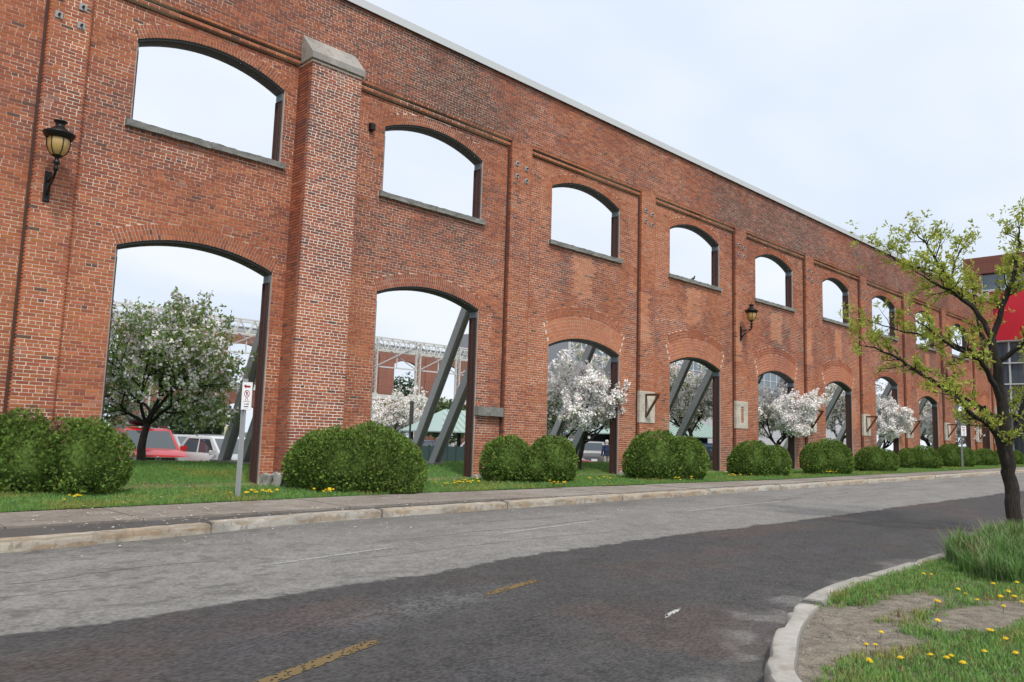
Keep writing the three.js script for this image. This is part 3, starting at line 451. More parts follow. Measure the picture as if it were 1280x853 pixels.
// raking steel braces that hold the wall up from behind
pilasters.forEach(([a, b], i) => {
  if (i < 2 || i > 11) return; const X = i === 3 ? 9.5 : (a + b) / 2 - .04; const n = i - 3; const at = n < 0 ? 'behind the lantern pilaster left of the first arch' : n === 0 ? 'behind the buttress' : `behind the ${ord[n - 1]} pilaster past the buttress`;
  for (const [k, fz, ty, txt] of [[0, -4.55, 8.0, 'long'], [1, -3.4, 5.35, 'short']]) {
    const gy = lawnY(X, fz); const t = thing('raking_brace', `${txt} grey steel brace leaning ${at}`, 'brace', [X, gy, fz], 0, 'raking braces behind the wall'); const p = V(0, .05, 0), q = V(0, ty - gy, BACK - .02 - fz);
    const off = (g, d) => { g.translate(d, 0, 0); return g; }; const up = V(1, 0, 0);
    part('beam', [off(bar(p, q, .25, .018, up), .11), off(bar(p, q, .25, .018, up), -.11), bar(p, q, .03, .205, up)], M.steelGrey, t);
    part('foot_plate', box(.5, .1, .6, 0, .03, 0), M.concrete, t); part('head_plate', box2(-.2, .2, ty - gy - .25, ty - gy + .3, BACK - fz - .022, BACK - fz - .004), M.steelGrey, t);
  }
});

// ---------------------------------------------------------------- vegetation
const barkT = tex(256, 512, (i, j) => { const a = fbm(i / 9, j / 46, 4), b = h2(i, j); const v = .6 + 1.0 * (a - .5) + .25 * (b - .5); return [v, v * .93, v * .86]; }, { repeat: [2.5, 1.2] });
M.bark = mat([.062, .052, .045], .95, 0, { map: barkT, bumpMap: barkT, bumpScale: .02 });
M.barkDark = mat([.05, .042, .036], .95);
const leafMat = (o = {}) => new THREE.MeshPhysicalMaterial({ color: 0xffffff, vertexColors: true, roughness: .9, transmission: .4, thickness: 0, side: THREE.DoubleSide, ...o });
const foliage = leafMat(), petals = leafMat({ transmission: 0 }), needles = leafMat({ transmission: .15 });
class Leaves {                                                   // many small faces joined into one crown
  constructor() { this.p = []; this.c = []; this.n = []; }
  tri(a, b, c, col) { const u = [b[0] - a[0], b[1] - a[1], b[2] - a[2]], v = [c[0] - a[0], c[1] - a[1], c[2] - a[2]]; const n = [u[1] * v[2] - u[2] * v[1], u[2] * v[0] - u[0] * v[2], u[0] * v[1] - u[1] * v[0]], l = Math.hypot(...n) || 1; for (const q of [a, b, c]) { this.p.push(...q); this.c.push(...col); this.n.push(n[0] / l, n[1] / l, n[2] / l); } }
  leaf(o, d, side, L, W, col, fold = .15) { const up = V(0, 0, 0).crossVectors(d, side); const m = [o.x + d.x * L * .5, o.y + d.y * L * .5, o.z + d.z * L * .5]; const a = [o.x, o.y, o.z], e = [o.x + d.x * L, o.y + d.y * L, o.z + d.z * L]; const w = W / 2, f = fold * W; const l = [m[0] + side.x * w + up.x * f, m[1] + side.y * w + up.y * f, m[2] + side.z * w + up.z * f], r = [m[0] - side.x * w + up.x * f, m[1] - side.y * w + up.y * f, m[2] - side.z * w + up.z * f]; this.tri(a, l, e, col); this.tri(a, e, r, col); }
  build(name, m, parent) { const g = new THREE.BufferGeometry(); g.setAttribute('position', new THREE.Float32BufferAttribute(this.p, 3)); g.setAttribute('normal', new THREE.Float32BufferAttribute(this.n, 3)); g.setAttribute('color', new THREE.Float32BufferAttribute(this.c, 3)); const o = shade(new THREE.Mesh(g, m)); o.name = name; parent.add(o); return o; }
}
const rdir = (R, up = 0) => { const v = V(R() * 2 - 1, R() * 2 - 1 + up, R() * 2 - 1); return v.lengthSq() < .01 ? V(0, 1, 0) : v.normalize(); };
function side(d, R) { const s = rdir(R).cross(d); return s.lengthSq() < 1e-4 ? V(1, 0, 0).cross(d).normalize() : s.normalize(); }
function grow(out, tips, R, p, d, len, r, lvl, o) {
  const n = Math.max(3, Math.round(len / .22)), pts = [p.clone()], rads = [r]; let q = p.clone(), dir = d.clone();
  for (let i = 1; i <= n; i++) { dir.add(rdir(R).multiplyScalar(o.wob)).add(V(0, o.lift, 0)).normalize(); q = q.clone().addScaledVector(dir, len / n); pts.push(q); rads.push(r * lerp(1, o.taper, i / n)); if (lvl >= o.leafLevel) for (let k = 0; k < o.per; k++) tips.push([q.clone(), dir.clone()]); }
  out.push(tube(pts, rads, lvl === 0 ? 9 : lvl === 1 ? 6 : 4)); if (lvl >= o.max) return;
  const kids = o.kids[lvl]; for (let k = 0; k < kids; k++) { const t = lerp(o.from[lvl], 1, (k + .5 * R()) / kids), i = Math.min(n, Math.max(1, Math.round(t * n))); const s = side(dir, R); const nd = dir.clone().multiplyScalar(o.fwd[lvl]).addScaledVector(s, 1).add(V(0, .25, 0)).normalize(); grow(out, tips, R, pts[i], nd, len * o.ratio[lvl] * (.75 + .5 * R()), rads[i] * .62, lvl + 1, o); }
}
function blossomTree(t, seed, h, spread, leafN, flowN, o2 = {}) {
  const R = rng(seed), wood = [], tips = []; const o = { wob: .2, lift: .05, taper: .55, leafLevel: 2, per: 2, max: 4, kids: [5, 5, 4, 3], from: [.72, .3, .25, .2], fwd: [.55, .7, .8, .8], ratio: [spread, .62, .62, .6], ...o2 };
  grow(wood, tips, R, V(0, -.15, 0), V(.04, 1, .02).normalize(), h, .1, 0, o); part('trunk', wood, M.bark, t);
  const L = new Leaves(), F = new Leaves();
  for (let i = 0; i < leafN; i++) { const [p, d] = tips[Math.floor(R() * tips.length)]; const dd = rdir(R, .35), q = p.clone().addScaledVector(rdir(R), .13 * R()); const g = .75 + .5 * R(); L.leaf(q, dd, side(dd, R), .06 + .05 * R(), .035 + .03 * R(), [.22 * g * (1 + .4 * R()), .38 * g, .095 * g]); }
  for (let i = 0; i < flowN; i++) { const [p] = tips[Math.floor(R() * tips.length)]; const c = p.clone().addScaledVector(rdir(R, .3), (o2.tight || 1) * (.08 + .1 * R())); const v = .9 + .06 * R(), pk = R() < .15 ? .9 : 1; for (let k = 0; k < 6; k++) { const dd = rdir(R, .2), q = c.clone().addScaledVector(dd, .025); F.leaf(q, dd, side(dd, R), .05 + .03 * R(), .05 + .028 * R(), [v, v * .97 * pk, v * .95 * pk], .1); } }
  if (leafN) L.build('leaves', foliage, t); if (flowN) F.build('blossom', petals, t);
}
const crab = thing('crabapple_tree', 'leafy crabapple tree in white bloom seen through the first arch', 'tree', [7.5, lawnY(7.5, -4.9), -4.75]);
blossomTree(crab, 21, 1.15, 1.35, 15000, 2300, { kids: [7, 6, 5, 3], lift: .035 }); crab.scale.setScalar(1.2);
// white flowering trees in a row behind the wall
const whiteSpots = [[19.9, -1.3, 1.08, 'third'], [32.5, -1.1, 1.12, 'fifth'], [44.4, -1.1, 1.12, 'seventh'], [56.5, -1.1, 1.1, 'ninth']];
let proto = null, proto2 = null;
for (const [x, z, s, n] of whiteSpots) {
  let t; const lab = `small tree covered in white blossom, a spray reaching out of the ${n} arch`;
  if (!proto) { t = proto = thing('flowering_tree', lab, 'tree', [x, lawnY(x, z), z], 0, 'white flowering trees behind the wall'); blossomTree(t, 5, 1.2, 1.05, 1100, 7000, { tight: .55,  kids: [6, 5, 5, 3], lift: .09, fwd: [.9, .9, .9, .9] }); }
  else { t = proto.clone(); t.name = numbered('flowering_tree'); t.userData = { ...proto.userData, label: lab }; t.position.set(x, lawnY(x, z), z); t.rotation.y = x * 1.7; scene.add(t); }
  t.scale.setScalar(s);
}
for (const [x, z, s, n, kx] of [[24.6, -6.9, 1.5, 'third', 0], [31.6, -4.4, 1.35, 'fourth', 0], [47.4, -4.6, 1.5, 'sixth', 0], [64.5, -5.0, 1.5, 'eighth', 0], [40.8, -18, 1.5, 'fifth', 0]]) {
  const lab = `denser grey-white blossoming tree standing deeper behind the ${n} arch`, y = z < -6.3 ? LOT : lawnY(x, z); let t;
  if (!proto2) { t = proto2 = thing('flowering_tree', lab, 'tree', [x, y, z], 0, 'white flowering trees behind the wall'); blossomTree(t, 58, 1.35, 1.0, 4200, 5200, { kids: [6, 6, 5, 3], lift: .08, fwd: [1.0, .9, .9, .9] }); }
  else { t = proto2.clone(); t.name = numbered('flowering_tree'); t.userData = { ...proto2.userData, label: lab }; t.position.set(x, y, z); t.rotation.y = x * 2.3; scene.add(t); }
  t.scale.setScalar(s);
}
{ const t = proto2.clone(); t.name = numbered('flowering_tree'); t.userData = { ...proto2.userData, label: 'grey-white blossoming tree beside the green roofed shelter' }; t.position.set(27.6, LOT, -22.5); t.scale.setScalar(1.15); scene.add(t); }
// young street tree on the traffic island, just coming into leaf
{
  const [bx, bz] = IS(17.27, 11.61), by = islandY(bx, bz) - .02; const t = thing('street_tree', 'dark barked young street tree with sparse fresh yellow-green leaves on the island', 'tree', [bx, by, bz]);
  const rt = V(.715, 0, .699), fw = V(.699, 0, -.715), R = rng(404); const S = 66.4 / KI; const P = (px, py, d = 0) => rt.clone().multiplyScalar((px - 1272) / S).addScaledVector(fw, d).add(V(0, (665 - py) / S, 0)); const wood = [], tips = [];
  const limb = (pts, r0, r1, twig = 1) => {
    const c = new THREE.CatmullRomCurve3(pts), N = Math.max(6, Math.round(c.getLength() / .14)), q = c.getPoints(N); q.forEach((v, i) => { if (i && i < N) v.add(rdir(R).multiplyScalar(.025)); }); const rr = q.map((_, i) => lerp(r0, r1, i / N)); wood.push(tube(q, rr, r0 > .05 ? 10 : 6));
    if (!twig) return; for (let i = Math.round(N * .22); i <= N; i++) { const d = q[Math.min(N, i + 1)].clone().sub(q[Math.max(0, i - 1)]).normalize(); for (let k = 0; k < (R() < .78 ? 1 : 2); k++) { const s = side(d, R).add(V(0, .25, 0)).normalize(); const nd = d.clone().multiplyScalar(.7).add(s).normalize(); grow(wood, tips, R, q[i], nd, .16 + .36 * R(), Math.min(.013, rr[i] * .5), 0, { wob: .28, lift: .05, taper: .4, leafLevel: 0, per: 1, max: 1, kids: [3], from: [.3], fwd: [.7], ratio: [.6] }); } }
  };
  limb([P(1272, 672), P(1270, 620), P(1265, 575), P(1262, 520), P(1258, 465), P(1253, 425)], .128, .07, 0);
  limb([P(1266, 590), P(1256, 564, -.1), P(1240, 539, -.2), P(1229, 532, -.3), P(1208, 522, -.4), P(1189, 507, -.5), P(1172, 494, -.6)], .085, .015);
  limb([P(1262, 535), P(1240, 512, .2), P(1210, 494, .3), P(1182, 474, .4), P(1157, 455, .5), P(1133, 442, .5), P(1106, 434, .6)], .06, .008);
  limb([P(1260, 506), P(1240, 475, -.2), P(1220, 457, -.4), P(1190, 446, -.5), P(1160, 432, -.7), P(1128, 416, -.8)], .055, .008);
  limb([P(1253, 425), P(1240, 392, .1), P(1215, 355, .2), P(1190, 320, .2), P(1180, 300, .2), P(1160, 288, .1)], .05, .008);
  limb([P(1253, 425), P(1262, 380, -.2), P(1274, 335, -.3), P(1279, 305, -.3), P(1278, 285, -.3)], .055, .008);
  limb([P(1238, 388, .1), P(1205, 366, 0), P(1172, 359, -.2), P(1144, 345, -.3)], .035, .006);
  limb([P(1228, 375, .15), P(1224, 342, .5), P(1240, 310, .7), P(1256, 288, .8)], .03, .006);
  limb([P(1205, 340, .2), P(1180, 330, .5), P(1160, 318, .7), P(1142, 290, .8)], .022, .005);
  limb([P(1256, 450), P(1232, 430, .6), P(1205, 415, 1), P(1170, 402, 1.3), P(1140, 390, 1.4)], .035, .006);
  limb([P(1268, 560), P(1292, 528, .2), P(1312, 480, .3), P(1330, 440, .4)], .06, .01); limb([P(1258, 455), P(1290, 425, -.4), P(1325, 400, -.6), P(1350, 370, -.6)], .05, .008); limb([P(1262, 385), P(1300, 345, .3), P(1325, 310, .4)], .035, .006); limb([P(1258, 440), P(1270, 410, .8), P(1285, 370, 1.2), P(1290, 330, 1.4)], .035, .006);
  part('trunk', wood, M.bark, t); const L = new Leaves();
  for (const [p, d] of tips) { if (R() < .36) continue; const n = 3 + Math.floor(R() * 3); for (let k = 0; k < n; k++) { const dd = rdir(R, .3), g = .8 + .45 * R(), c = [.34 * g * (1 + .3 * R()), .44 * g, .05 * g]; const o = p.clone().addScaledVector(rdir(R), .03); for (let j = 0; j < 2; j++) { const q = o.clone().addScaledVector(dd, j * .03); L.leaf(q, rdir(R, .2).add(dd).normalize(), side(dd, R), .06 + .04 * R(), .028 + .016 * R(), c); } } }
  L.build('leaves', foliage, t);
}
// clipped evergreen shrubs along the foot of the wall
function shrub(t, lobes, seed, dens, size) {
  const R = rng(seed), L = new Leaves(), core = [], stems = [];
  for (const [cx, cy, cz, rx, ry, rz] of lobes) {
    const c = new THREE.IcosahedronGeometry(1, 3); const p = c.attributes.position; for (let i = 0; i < p.count; i++) { const k = .70 + .1 * (fbm(p.getX(i) * 3 + cx * 9, p.getY(i) * 3 + p.getZ(i) * 2 + seed, 3) - .5); p.setXYZ(i, cx + p.getX(i) * rx * k, Math.max(.03, cy + p.getY(i) * ry * k), cz + p.getZ(i) * rz * k); } c.computeVertexNormals(); core.push(c); stems.push(tube([V(cx * .5, -.1, cz * .5), V(cx, cy * .6, cz)], [.06, .03], 6));
    const N = Math.round(dens * rx * (ry + rz) * 11);
    for (let i = 0; i < N; i++) {
      const d = rdir(R), b = 1 + .3 * (fbm(d.x * 3.4 + cx * 5 + seed, d.y * 3.4 + d.z * 2.2, 4) - .5) - (fbm(d.x * 1.9 + seed * 3, d.z * 1.9 + d.y * 1.3 + 8, 2) > .70 ? .12 : 0); const k = b * (1.02 - .24 * R() * R()); const o = V(cx + d.x * rx * k, cy + d.y * ry * k, cz + d.z * rz * k); if (o.y < .02) continue;
      let inside = false; for (const q of lobes) if (q[0] !== cx || q[2] !== cz) { if (((o.x - q[0]) / q[3]) ** 2 + ((o.y - q[1]) / q[4]) ** 2 + ((o.z - q[2]) / q[5]) ** 2 < .68) { inside = true; break; } } if (inside) continue;
      const nrm = V(d.x / rx, d.y / ry, d.z / rz).normalize(); const dd = nrm.multiplyScalar(.8).add(rdir(R).multiplyScalar(.75)).add(V(0, .45, 0)).normalize(); const s = side(dd, R), g = .62 + .7 * R(), yl = R(); const col = yl > .985 ? [.16, .1, .05] : [.108 * g * (1 + .5 * yl), .215 * g * (1 + .08 * yl), .028 * g]; const l = size * (.7 + .7 * R());
      for (const a of [-.55, 0, .55]) { const e = dd.clone().multiplyScalar(Math.cos(a)).addScaledVector(s, Math.sin(a)); L.leaf(o.clone().addScaledVector(dd, -l * .25), e, s.clone().addScaledVector(dd, -s.dot(e)).normalize(), l * (a ? .8 : 1), l * .36, col, .2); }
    }
  }
  for (const q of stems) part('stem', q, M.barkDark, t); for (const q of core) part('inner_growth', q, shrubCore, t); L.build('foliage', needles, t);
}
const shrubCore = mat([.10, .17, .03], .95);
const fwd2 = V(.699, 0, -.715);
// [x, z of the front foot, width, height, lobes or prototype]
const sh1 = thing('evergreen_shrub', 'large overgrown twin-lobed shrub with a dead brown gap, below the lantern pilaster', 'shrub', [4.12, lawnY(4.1, .2), .2], -.77, 'evergreen shrubs along the wall');
shrub(sh1, [[-.72, .62, 0, .98, .86, .85], [.72, .55, .1, .72, .72, .72], [-.1, .5, .35, .75, .62, .6], [.2, .78, -.2, .55, .5, .5], [-1.2, .6, .1, .8, .78, .8]], 31, 640, .054);
{ const R = rng(8), L = new Leaves(); for (let i = 0; i < 260; i++) { const o = V(.36 + (R() - .5) * .14, .75 + R() * .45, .42 + (R() - .5) * .24); const d = rdir(R, .3); L.leaf(o, d, side(d, R), .09, .03, [.26 + .1 * R(), .16, .1]); } L.build('dead_twigs', foliage, sh1); }
const sh2 = thing('evergreen_shrub', 'broad low clipped evergreen shrub in front of the brick buttress', 'shrub', [9.35, lawnY(9.3, 1.75), 1.78], -.77, 'evergreen shrubs along the wall');
shrub(sh2, [[.3, .56, 0, 1.0, .76, .85], [-.42, .52, .05, .85, .72, .78], [-.88, .42, 0, .56, .6, .62], [.85, .42, .1, .62, .62, .62], [-.1, .5, .25, .9, .66, .68]], 37, 680, .052);
const sh3 = thing('evergreen_shrub', 'pair of rounded evergreen shrub lobes between the second and third arches', 'shrub', [14.75, lawnY(14.6, 1.5), 1.5], -.77, 'evergreen shrubs along the wall');
shrub(sh3, [[-.58, .5, .15, .7, .64, .66], [.58, .52, -.15, .68, .66, .64], [.1, .4, .1, .55, .5, .5]], 41, 600, .056);
const sh4 = thing('evergreen_shrub', 'domed evergreen shrub below the bracket pad, first past the twin-lobed pair', 'shrub', [19.75, lawnY(19.6, 2.15), 2.15], -.77, 'evergreen shrubs along the wall');
shrub(sh4, [[-.25, .6, .05, .9, .78, .78], [.62, .54, -.1, .64, .7, .64], [-.65, .45, .1, .6, .58, .58]], 43, 500, .062);
[[24.95, 2.3, 1.0, 0], [28.9, 2.85, 1.0, 2.5], [34.2, 2.55, .93, 4.4], [40.95, 1.95, .95, 1.2], [46.2, 1.9, .95, 3.3], [52.1, 1.6, .88, 5.2], [56.6, 1.75, .9, 2.0]].forEach(([x, z, s, r], i) => {
  const t = (i % 2 ? sh4 : sh4).clone(); t.name = numbered('evergreen_shrub'); t.userData = { label: `domed dark green shrub in the row along the wall, ${ord[i + 2]} past the twin-lobed pair`.replace('third', 'second').replace(/^(.*)$/, '$1'), category: 'shrub', group: 'evergreen shrubs along the wall' };
  t.userData.label = `domed dark green shrub in the row along the wall, ${ord[i + 1]} past the twin-lobed pair`; t.position.set(x, lawnY(x, z), z); t.rotation.y = -.77 + (i % 2 ? Math.PI : 0) + .3 * Math.sin(r * 3); t.scale.set(s * .86, s * (.84 + .07 * Math.sin(i * 2)), s * .86); scene.add(t);
});
// grass
function insideIsland(x, z) { let best = null, d = 1e9; for (const p of islandPts) { const q = (p.x - x) ** 2 + (p.z - z) ** 2; if (q < d) { d = q; best = p; } } const i = islandPts.indexOf(best), t = islandPts[Math.min(islandPts.length - 1, i + 1)].clone().sub(islandPts[Math.max(0, i - 1)]); const c = t.x * (z - best.z) - t.z * (x - best.x); return c > 0 ? Math.sqrt(d) : -1; }
function tuft(n, h, w, seed, lean = .5) { const R = rng(seed), L = new Leaves(); for (let k = 0; k < n; k++) { const a = R() * 6.283, r = .035 * Math.sqrt(R()), o = [Math.cos(a) * r, -.005, Math.sin(a) * r], H = h * (.55 + .6 * R()), b = R() * 6.283, ln = lean * H * R(); const s = [Math.cos(b + 1.57) * w / 2, 0, Math.sin(b + 1.57) * w / 2]; const m = [o[0] + Math.cos(b) * ln * .35, H * .6, o[2] + Math.sin(b) * ln * .35], e = [o[0] + Math.cos(b) * ln, H, o[2] + Math.sin(b) * ln]; const g = .8 + .4 * R(), c = [g, g, g]; const A = [o[0] - s[0], o[1], o[2] - s[2]], B = [o[0] + s[0], o[1], o[2] + s[2]], Cc = [m[0] - s[0] * .8, m[1], m[2] - s[2] * .8], D = [m[0] + s[0] * .8, m[1], m[2] + s[2] * .8]; L.tri(A, B, D, c); L.tri(A, D, Cc, c); L.tri(Cc, D, e, c); } const g = new THREE.BufferGeometry(); g.setAttribute('position', new THREE.Float32BufferAttribute(L.p, 3)); g.setAttribute('normal', new THREE.Float32BufferAttribute(L.n, 3)); g.setAttribute('color', new THREE.Float32BufferAttribute(L.c, 3)); return g; }
function grassField(name, label, geo, spots) { const im = new THREE.InstancedMesh(geo, leafMat({ roughness: .8 }), spots.length), D = new THREE.Object3D(), C = new THREE.Color(); spots.forEach(([x, y, z, s, r, c], i) => { D.position.set(x, y, z); D.rotation.set(0, r, 0); D.scale.set(s[0], s[1], s[0]); D.updateMatrix(); im.setMatrixAt(i, D.matrix); im.setColorAt(i, C.setRGB(...c)); }); im.name = numbered(name); shade(im); tag(im, label, 'grass', null, 'stuff'); scene.add(im); }
{
  const R = rng(60), spots = []; const gc = (x, z, dry) => { const g = .75 + .5 * R(), y = fbm(x * 1.2, z * 1.2, 3); return dry ? [.34 * g, .25 * g, .13 * g] : [.175 * g * (1 + .7 * sm(.5, .7, y)), .34 * g, .065 * g]; };
  for (let i = 0; i < 64000; i++) { const u = R(), x = 1 + 60 * u * u + R() * 2, z = lerp(-5.6, zg(x) + .05 * R(), R()); if (!inFrame(x, lawnY(x, z), z, 1.05)) continue; const tn = tanAt(x, z); if (tn > .5 && R() < .8) continue; spots.push([x, lawnY(x, z), z, [1, .7 + .6 * R()], R() * 6.28, gc(x, z, R() < tn * .8)]); }
  grassField('lawn_grass', 'short green mown grass along the foot of the brick wall', tuft(6, .06, .007, 3, .8), spots);
  const isl = [], tall = [];
  const inside = insideIsland;
  for (let i = 0; i < 52000; i++) { const x = 4.4 + 15 * Math.pow(R(), 1.6), z = 11.5 + 5 * Math.pow(R(), 1.3); if (!inFrame(x, turfY(x, z), z, 1.06)) continue; const d = inside(x, z); if (d < .17) continue; const b = clamp(bareAt(x, z)); if (R() < b * 1.05 - .02) continue; const g = .75 + .5 * R(), y = fbm(x * 2.2, z * 2.2, 3), dry = R() < .1 + .2 * b; isl.push([x, turfY(x, z) - .004, z, [1, (.6 + .7 * R()) * (1 - .45 * b) * (.6 + .9 * y)], R() * 6.28, dry ? [.3 * g, .24 * g, .1 * g] : [.175 * g * (1 + .8 * sm(.45, .7, y)), .34 * g, .06 * g]]); }
  grassField('island_grass', 'short green grass growing on the traffic island', tuft(8, .062, .0055, 9, .9), isl);
  for (let i = 0; i < 2000; i++) { const a = R() * 6.28, r = Math.sqrt(R()); let xo = 14.1 + Math.cos(a) * r * 3.6, zo = 12.95 + Math.sin(a) * r * 1.05 - .07 * (xo - 12), [x, z] = IS(xo, zo); if (inside(x, z) < .22) continue; const dense = vn(x * 2.2 + 4, z * 2.2); if (dense < .3) continue; const g = .75 + .5 * R(); tall.push([x, turfY(x, z) - .01, z, [1.5, (.6 + .65 * R()) * (x > 14.3 ? .8 : 1) * (.65 + .5 * dense)], R() * 6.28, R() < .1 ? [.36 * g, .3 * g, .16 * g] : [.10 * g * (1 + .4 * R()), .24 * g, .045 * g]]); }
  grassField('tall_grass', 'tall unmown grass clump round the foot of the street tree', tuft(11, .37, .0095, 12, .85), tall);
}
// dandelions
function dandelion(t, open) { const R = rng(5), P = []; for (let k = 0; k < 22; k++) { const a = k / 22 * 6.283, up = k % 2 ? .012 : .004; const s = new THREE.BufferGeometry(); const r = k % 2 ? .014 : .021; s.setAttribute('position', new THREE.Float32BufferAttribute([0, .075, 0, Math.cos(a - .17) * r, .078 + up, Math.sin(a - .17) * r, Math.cos(a + .17) * r, .078 + up, Math.sin(a + .17) * r], 3)); s.computeVertexNormals(); P.push(s); } const dome = new THREE.SphereGeometry(.013, 8, 4, 0, 6.283, 0, 1.5); dome.translate(0, .076, 0); P.push(dome); part('flower_head', P, mat([.78, .55, .012], .8), t); part('stem', tube([V(0, -.02, 0), V(.002, .04, .002), V(0, .077, 0)], [.0028, .0028, .004], 5), mat([.14, .2, .05], .8), t); }
{
  const R = rng(71); let p0 = null; const put = (x, y, z, s, lab, grp) => { let t; if (!p0) { t = p0 = thing('dandelion', lab, 'flower', [x, y, z], 0, grp); dandelion(t); } else { t = p0.clone(); t.name = numbered('dandelion'); t.userData = { label: lab, category: 'flower', group: grp }; t.position.set(x, y, z); scene.add(t); } t.scale.set(s * 1.15, s * (.8 + .4 * R()), s * 1.15); t.rotation.set((R() - .3) * .3, R() * 6.28, (R() - .5) * .5); };
  const isl = [[10.13, 12.39], [10.26, 12.43], [8.39, 13.08], [8.36, 13.12], [7.63, 13.33], [6.87, 13.15], [6.38, 13.31], [6.3, 13.27], [5.83, 13.45], [5.9, 13.44], [6.36, 13.71], [6.4, 13.79], [6.44, 13.81], [6.74, 13.95], [7.47, 13.81], [7.22, 13.97], [8.64, 13.58], [9.33, 13.5], [9.2, 13.6], [9.5, 13.4], [9.6, 13.55], [9.1, 13.45], [6.27, 13.94], [6.78, 14.15], [7.52, 13.75], [9.45, 12.95], [9.2, 13.1], [8.9, 13.3], [9.8, 13.2], [10.3, 13.3], [7.0, 14.3], [7.8, 14.3], [6.1, 13.6], [8.0, 14.1], [12.2, 12.75], [12.6, 12.5], [9.0, 14.2], [10.5, 13.9]];
  for (const [x, z] of isl.map(p => IS(...p))) put(x, turfY(x, z) - .012, z, .8 + .3 * R(), 'yellow dandelion flower growing on the traffic island', 'dandelions on the traffic island');
  const lawn = []; for (const [cx, cz, n, sp] of [[6.9, 2.35, 14, .5], [8.2, 2.6, 9, .35], [3.9, 2.2, 5, .25], [11.9, 2.0, 14, .6], [12.6, 1.6, 10, .5], [14.2, 2.9, 12, .4], [16.6, 2.2, 8, .6], [19.1, 3.2, 7, .6], [22.5, 2.9, 6, .8], [28.4, 3.2, 8, .5], [18.9, -2.5, 6, .5], [12.8, -3.5, 8, .8], [41, 3.2, 6, .8]]) for (let k = 0; k < n; k++) lawn.push([cx + (R() + R() - 1) * sp, cz + (R() + R() - 1) * sp * .6]);
  for (const [x, z] of lawn) put(x, lawnY(x, z) - .01, z, 1.25 + .5 * R(), 'yellow dandelion flower in the lawn strip along the brick wall', 'dandelions in the lawn along the wall');
}
// fallen petals and grit
{
  const R = rng(90), g = new THREE.CircleGeometry(.011, 5); g.rotateX(-Math.PI / 2); const list = []; for (let i = 0; i < 2600; i++) { const lw = R() < .4, x = lw ? 3 + 14 * R() : 2.5 + 22 * R() * R() + R(), z = lw ? lerp(-1.5, 2.8, R()) : lerp(-.5, 6.2, R()); let y = z > zk(x) ? roadY(x, z) + .004 : z > zg(x) ? kt(x) + .034 : lawnY(x, z) + .035; if (z > zk(x) && R() < .55) continue; list.push([x, y, z]); }
  const im = new THREE.InstancedMesh(g, mat([.7, .66, .62], .9), list.length), D = new THREE.Object3D(); list.forEach(([x, y, z], i) => { D.position.set(x, y, z); D.rotation.set((R() - .5) * .3, R() * 6, (R() - .5) * .3); D.scale.setScalar(.5 + R()); D.updateMatrix(); im.setMatrixAt(i, D.matrix); }); im.name = 'fallen_petals'; shade(im); tag(im, 'white petals fallen on the lawn and the sidewalk', 'petals', null, 'stuff'); scene.add(im);
  const sg = new THREE.IcosahedronGeometry(.012, 0), st = []; for (let i = 0; i < 6000 && st.length < 800; i++) { const x = 4.6 + 5.5 * R(), z = 12 + 2.2 * R(); if (R() < bareAt(x, z) && insideIsland(x, z) > .2) st.push([x, turfY(x, z), z]); } const im2 = new THREE.InstancedMesh(sg, mat([.3, .27, .24], .95), st.length), C = new THREE.Color(); st.forEach(([x, y, z], i) => { D.position.set(x, y, z); D.rotation.set(R() * 6, R() * 6, 0); const s = .2 + 1.1 * R() * R() * R(); D.scale.set(s, s * .6, s); D.updateMatrix(); im2.setMatrixAt(i, D.matrix); const v = .5 + .9 * R(); im2.setColorAt(i, C.setRGB(v, v, v)); }); im2.name = 'gravel'; shade(im2); tag(im2, 'loose grey gravel on the bare soil of the traffic island', 'gravel', null, 'stuff'); scene.add(im2);
}

// ---------------------------------------------------------------- beyond the wall
const farBrickT = tex(1024, 1024, (i, j) => { const x = i / 1024 * 8, y = j / 1024 * 8; const row = Math.floor(y / .0667), col = Math.floor(x / .2133 + (row % 2) * .5); const fx = (x / .2133 + (row % 2) * .5) % 1, fy = (y / .0667) % 1; const r = h2(col, row), p = fbm(x * .5, y * .5, 4, 4); const t = mix3([.36, .12, .075], [.2, .085, .07], clamp(r * .6 + p * .8 - .2)); return fx < .05 || fy < .16 ? [.42, .3, .24] : t; }, { repeat: [.125, .125] });
const farBrick = mat([1, 1, 1], .92, 0, { map: farBrickT });
{ // second brick shell across the yard
  const t = thing('far_brick_wall', 'distant red brick wall shell with tall openings across the parking yard', 'wall', [0, LOT, -50]); const s = new THREE.Shape(); s.moveTo(-10, 0); s.lineTo(62, 0); s.lineTo(62, 10.1); s.lineTo(-10, 10.1); s.closePath();
  for (let k = -9; k <= 2; k++) { const l = 47.56 + k * 5.8, r = l + 2.85; for (const [b, sp] of [[5.5, 8.75], [-.0, 3.6]]) { const p = new THREE.Path(); p.moveTo(l, Math.max(b, .02)); p.lineTo(l, sp); p.quadraticCurveTo((l + r) / 2, sp + .75, r, sp); p.lineTo(r, Math.max(b, .02)); p.closePath(); s.holes.push(p); } part('pilaster', box2(l - 1.9, l - 1.1, 0, 9.6, .44, .55), farBrick, t); part('sill', box2(l - .1, r + .1, 5.3, 5.49, .35, .6), M.concrete, t); }
  const g = new THREE.ExtrudeGeometry(s, { depth: .43, bevelEnabled: false }); part('masonry', g, farBrick, t); part('fascia', [box2(-10, 62, 10.11, 10.5, -.1, .5), box2(-10, 62, 10.5, 10.58, -.15, .58)], mat([.42, .44, .45], .6), t);
}
